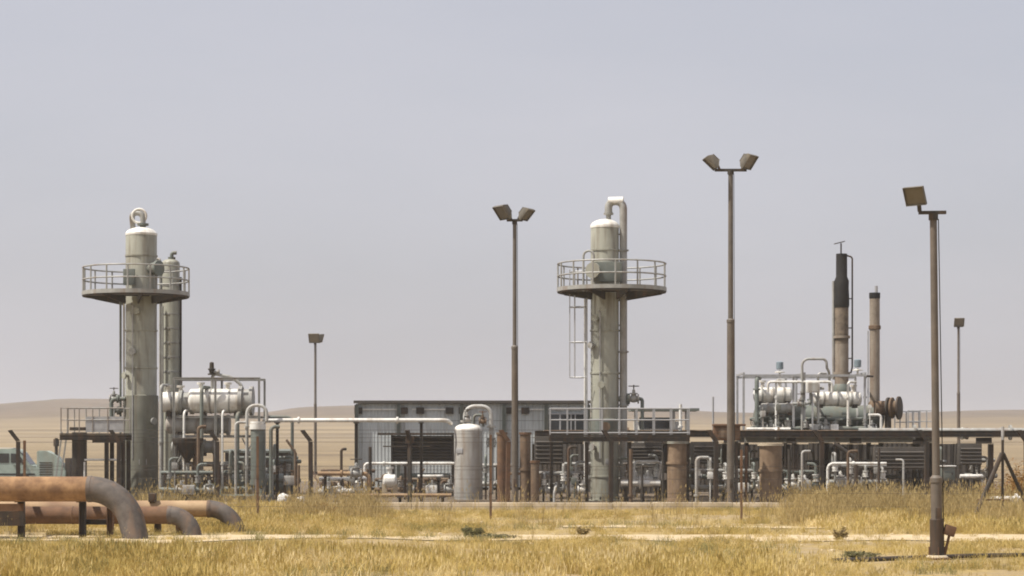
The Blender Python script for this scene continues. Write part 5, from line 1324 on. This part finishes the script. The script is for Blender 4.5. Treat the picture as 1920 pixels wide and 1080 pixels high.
src = [tuft('grass_tuft', M['straw'], 26, .04, .33, .26, .006, (.5, .8, 1.2)[i % 3], i, heads=i % 2 == 0) for i in range(8)]
scatter('grass', np.stack([x, y, z], 1).tolist(), hs, rs.rand(len(x)) * 6.28, src, M['straw'])
# tall dry weeds: right of the yard and before the kerb at left centre
def weed_d(x, y):
    px_ = 960 + x / y * F
    a = smooth(1440, 1530, px_) * (y > 64) * .9 + smooth(520, 560, px_) * (1 - smooth(690, 760, px_)) * (y > 66) * .45 + (px_ < 480) * (y > 66) * .25 + .03 * (y > 60)
    a = a + .10 * (y < 58) * smooth(.5, .62, fbm(x * .4 + 11, y * .4))
    return a * smooth(.30, .55, fbm(x * .6, y * .6))
x, y, z = field(14000, 38, 79.4, weed_d)
src = [tuft('weed_tuft', M['weed'], 16, .35, 1.0, .25, .006, .4, 30 + i, heads=True) for i in range(5)]
scatter('weeds', np.stack([x, y, z], 1).tolist(), (.55 + .65 * rs.rand(len(x))) * np.where(y < 58, .5, 1.0), rs.rand(len(x)) * 6.28, src, M['weed'])
x, y, z = field(2600, 86.8, 93, lambda x, y: ((960 + x / y * F > 270) & (960 + x / y * F < 480) | (960 + x / y * F > 1480) & (960 + x / y * F < 1800)) * .45 * smooth(.42, .55, fbm(x * .8 + 3, y * .8)))
scatter('weeds', np.stack([x, y, z], 1).tolist(), .5 + .5 * rs.rand(len(x)), rs.rand(len(x)) * 6.28, src, M['weed'])
M['olivegrass'] = leafmat('olive_dry_grass', (0.30, 0.27, 0.11), (0.17, 0.155, 0.06), .7)
x, y, z = field(5200, 38, 79.4, lambda x, y: .8 * smooth(.50, .62, fbm(x * .25 + 31, y * .45 + 7)) * track_mask(x, y))
scatter('grass', np.stack([x, y, z], 1).tolist(), .5 + .5 * rs.rand(len(x)), rs.rand(len(x)) * 6.28, [tuft('green_tuft', M['olivegrass'], 24, .06, .32, .26, .006, .9, 60 + i) for i in range(4)], M['olivegrass'])
# stones and clods on the bare strip
e = []
for i in range(4):
    b = MB(); bmesh.ops.create_icosphere(b.bm, subdivisions=1, radius=.06)
    for v in b.bm.verts: v.co *= 1 + noise.noise(v.co * 14 + Vector((i * 7, 0, 0))) * .5; v.co.z *= .6
    e.append(b.mesh('stone', M['sand']))
x, y, z = field(3800, 42, 79, lambda x, y: np.where(track_mask(x, y) < .5, .35, .25))
scatter('gravel', np.stack([x, y, z], 1).tolist(), .35 + 1.1 * rs.rand(len(x)) ** 3, rs.rand(len(x)) * 6.28, e, M['sand'])

def shrub(label, px, Y, wpx, hpx, m, n, seedv, name='dry_shrub', leaf=.05):
    r_ = random.Random(seedv); f = Fr(px, Y); wd, h = wpx * f.s / 2, hpx * f.s
    t = thing(name, label, 'shrub', (f.loc[0], f.loc[1], gz(f.loc[0], f.loc[1]) if Y < 79 else 0))
    b = MB(); tips = []
    for k in range(16):
        a = r_.uniform(0, 6.283); q = r_.uniform(.3, 1); p = Vector((wd * q * math.cos(a), wd * .8 * q * math.sin(a), h * r_.uniform(.45, .95) * (1 - .35 * q * q)))
        b.tube([(0, 0, -.05), tuple(p * .45 + Vector((0, 0, h * .12))), tuple(p)], .012, 5, .05); tips.append(p)
    b.build('stem', M['twig'], t)
    V = []; Fc = []
    for k in range(n):
        p = tips[r_.randrange(len(tips))] * r_.uniform(.35, 1.02) + Vector((r_.gauss(0, .13) * wd, r_.gauss(0, .13) * wd, r_.gauss(0, .07) * h))
        if p.z < 0: p.z = abs(p.z)
        d = Vector((r_.gauss(0, 1), r_.gauss(0, 1), r_.gauss(0, 1))).normalized(); u, v = frame_of(d); l = leaf * r_.uniform(.5, 1.4); k0 = len(V)
        V += [tuple(p - u * l), tuple(p + v * l * .35), tuple(p + u * l), tuple(p - v * l * .35)]; Fc.append((k0, k0 + 1, k0 + 2, k0 + 3))
    e_ = bpy.data.meshes.new('foliage'); e_.from_pydata(V, [], Fc); e_.materials.append(M[m]); put('foliage', e_, t)
    return t
shrub('large rust-orange bush at the right edge behind the braced corner post', 1905, 78.5, 150, 100, 'rustleaf', 5200, 1, leaf=.05)
shrub('low grey-green shrub on the sandy track in front of the white vessel', 884, 57.4, 46, 22, 'olive', 1500, 2, leaf=.035)
shrub('flat grey-green plant sprawling just right of the track shrub', 920, 55.6, 110, 10, 'olive', 1300, 3, leaf=.035)
shrub('small brown shrub on the track at the foot of the middle of the centre column', 1092, 57.6, 34, 18, 'weed', 900, 4, leaf=.035)
shrub('small dark brown shrub on the track below the right weeds', 1572, 55, 34, 30, 'weed', 900, 5, leaf=.035)
shrub('reddish brown shrub in the taller grass below the cranked post at left centre', 606, 70, 60, 34, 'rustleaf', 1400, 6, leaf=.04)
shrub('tall brown dry bush behind the fence, under the hopper below the exchangers', 345, 89.2, 60, 62, 'weed', 2600, 11, leaf=.05)
shrub('brown-green dry bush behind the fence, just left of the cranked post by the exchangers', 385, 89.0, 50, 50, 'olive', 2000, 12, leaf=.05)
shrub('low olive shrub in the grass left of the nearest lamp foot', 1612, 46.2, 90, 16, 'olive', 1300, 7, leaf=.03)
shrub('olive-brown shrub standing in the weeds before the right manifolds', 1548, 78, 56, 56, 'weed', 1700, 8, leaf=.045)

# ------------------------------------------------------------------ dusty air
hb = MB().box((0, 2350, 9), (6800, 5300, 46))
hm = bpy.data.materials.new('dusty_air'); hm.use_nodes = True
nt = hm.node_tree; nt.nodes.remove(nt.nodes['Principled BSDF'])
pv = nt.nodes.new('ShaderNodeVolumePrincipled'); pv.inputs['Color'].default_value = (0.97, 0.965, 0.965, 1); pv.inputs['Density'].default_value = 0.00028; pv.inputs['Anisotropy'].default_value = 0.3
nt.links.new(pv.outputs[0], nt.nodes['Material Output'].inputs['Volume'])
hz = hb.build('haze', hm, None, 'stuff')
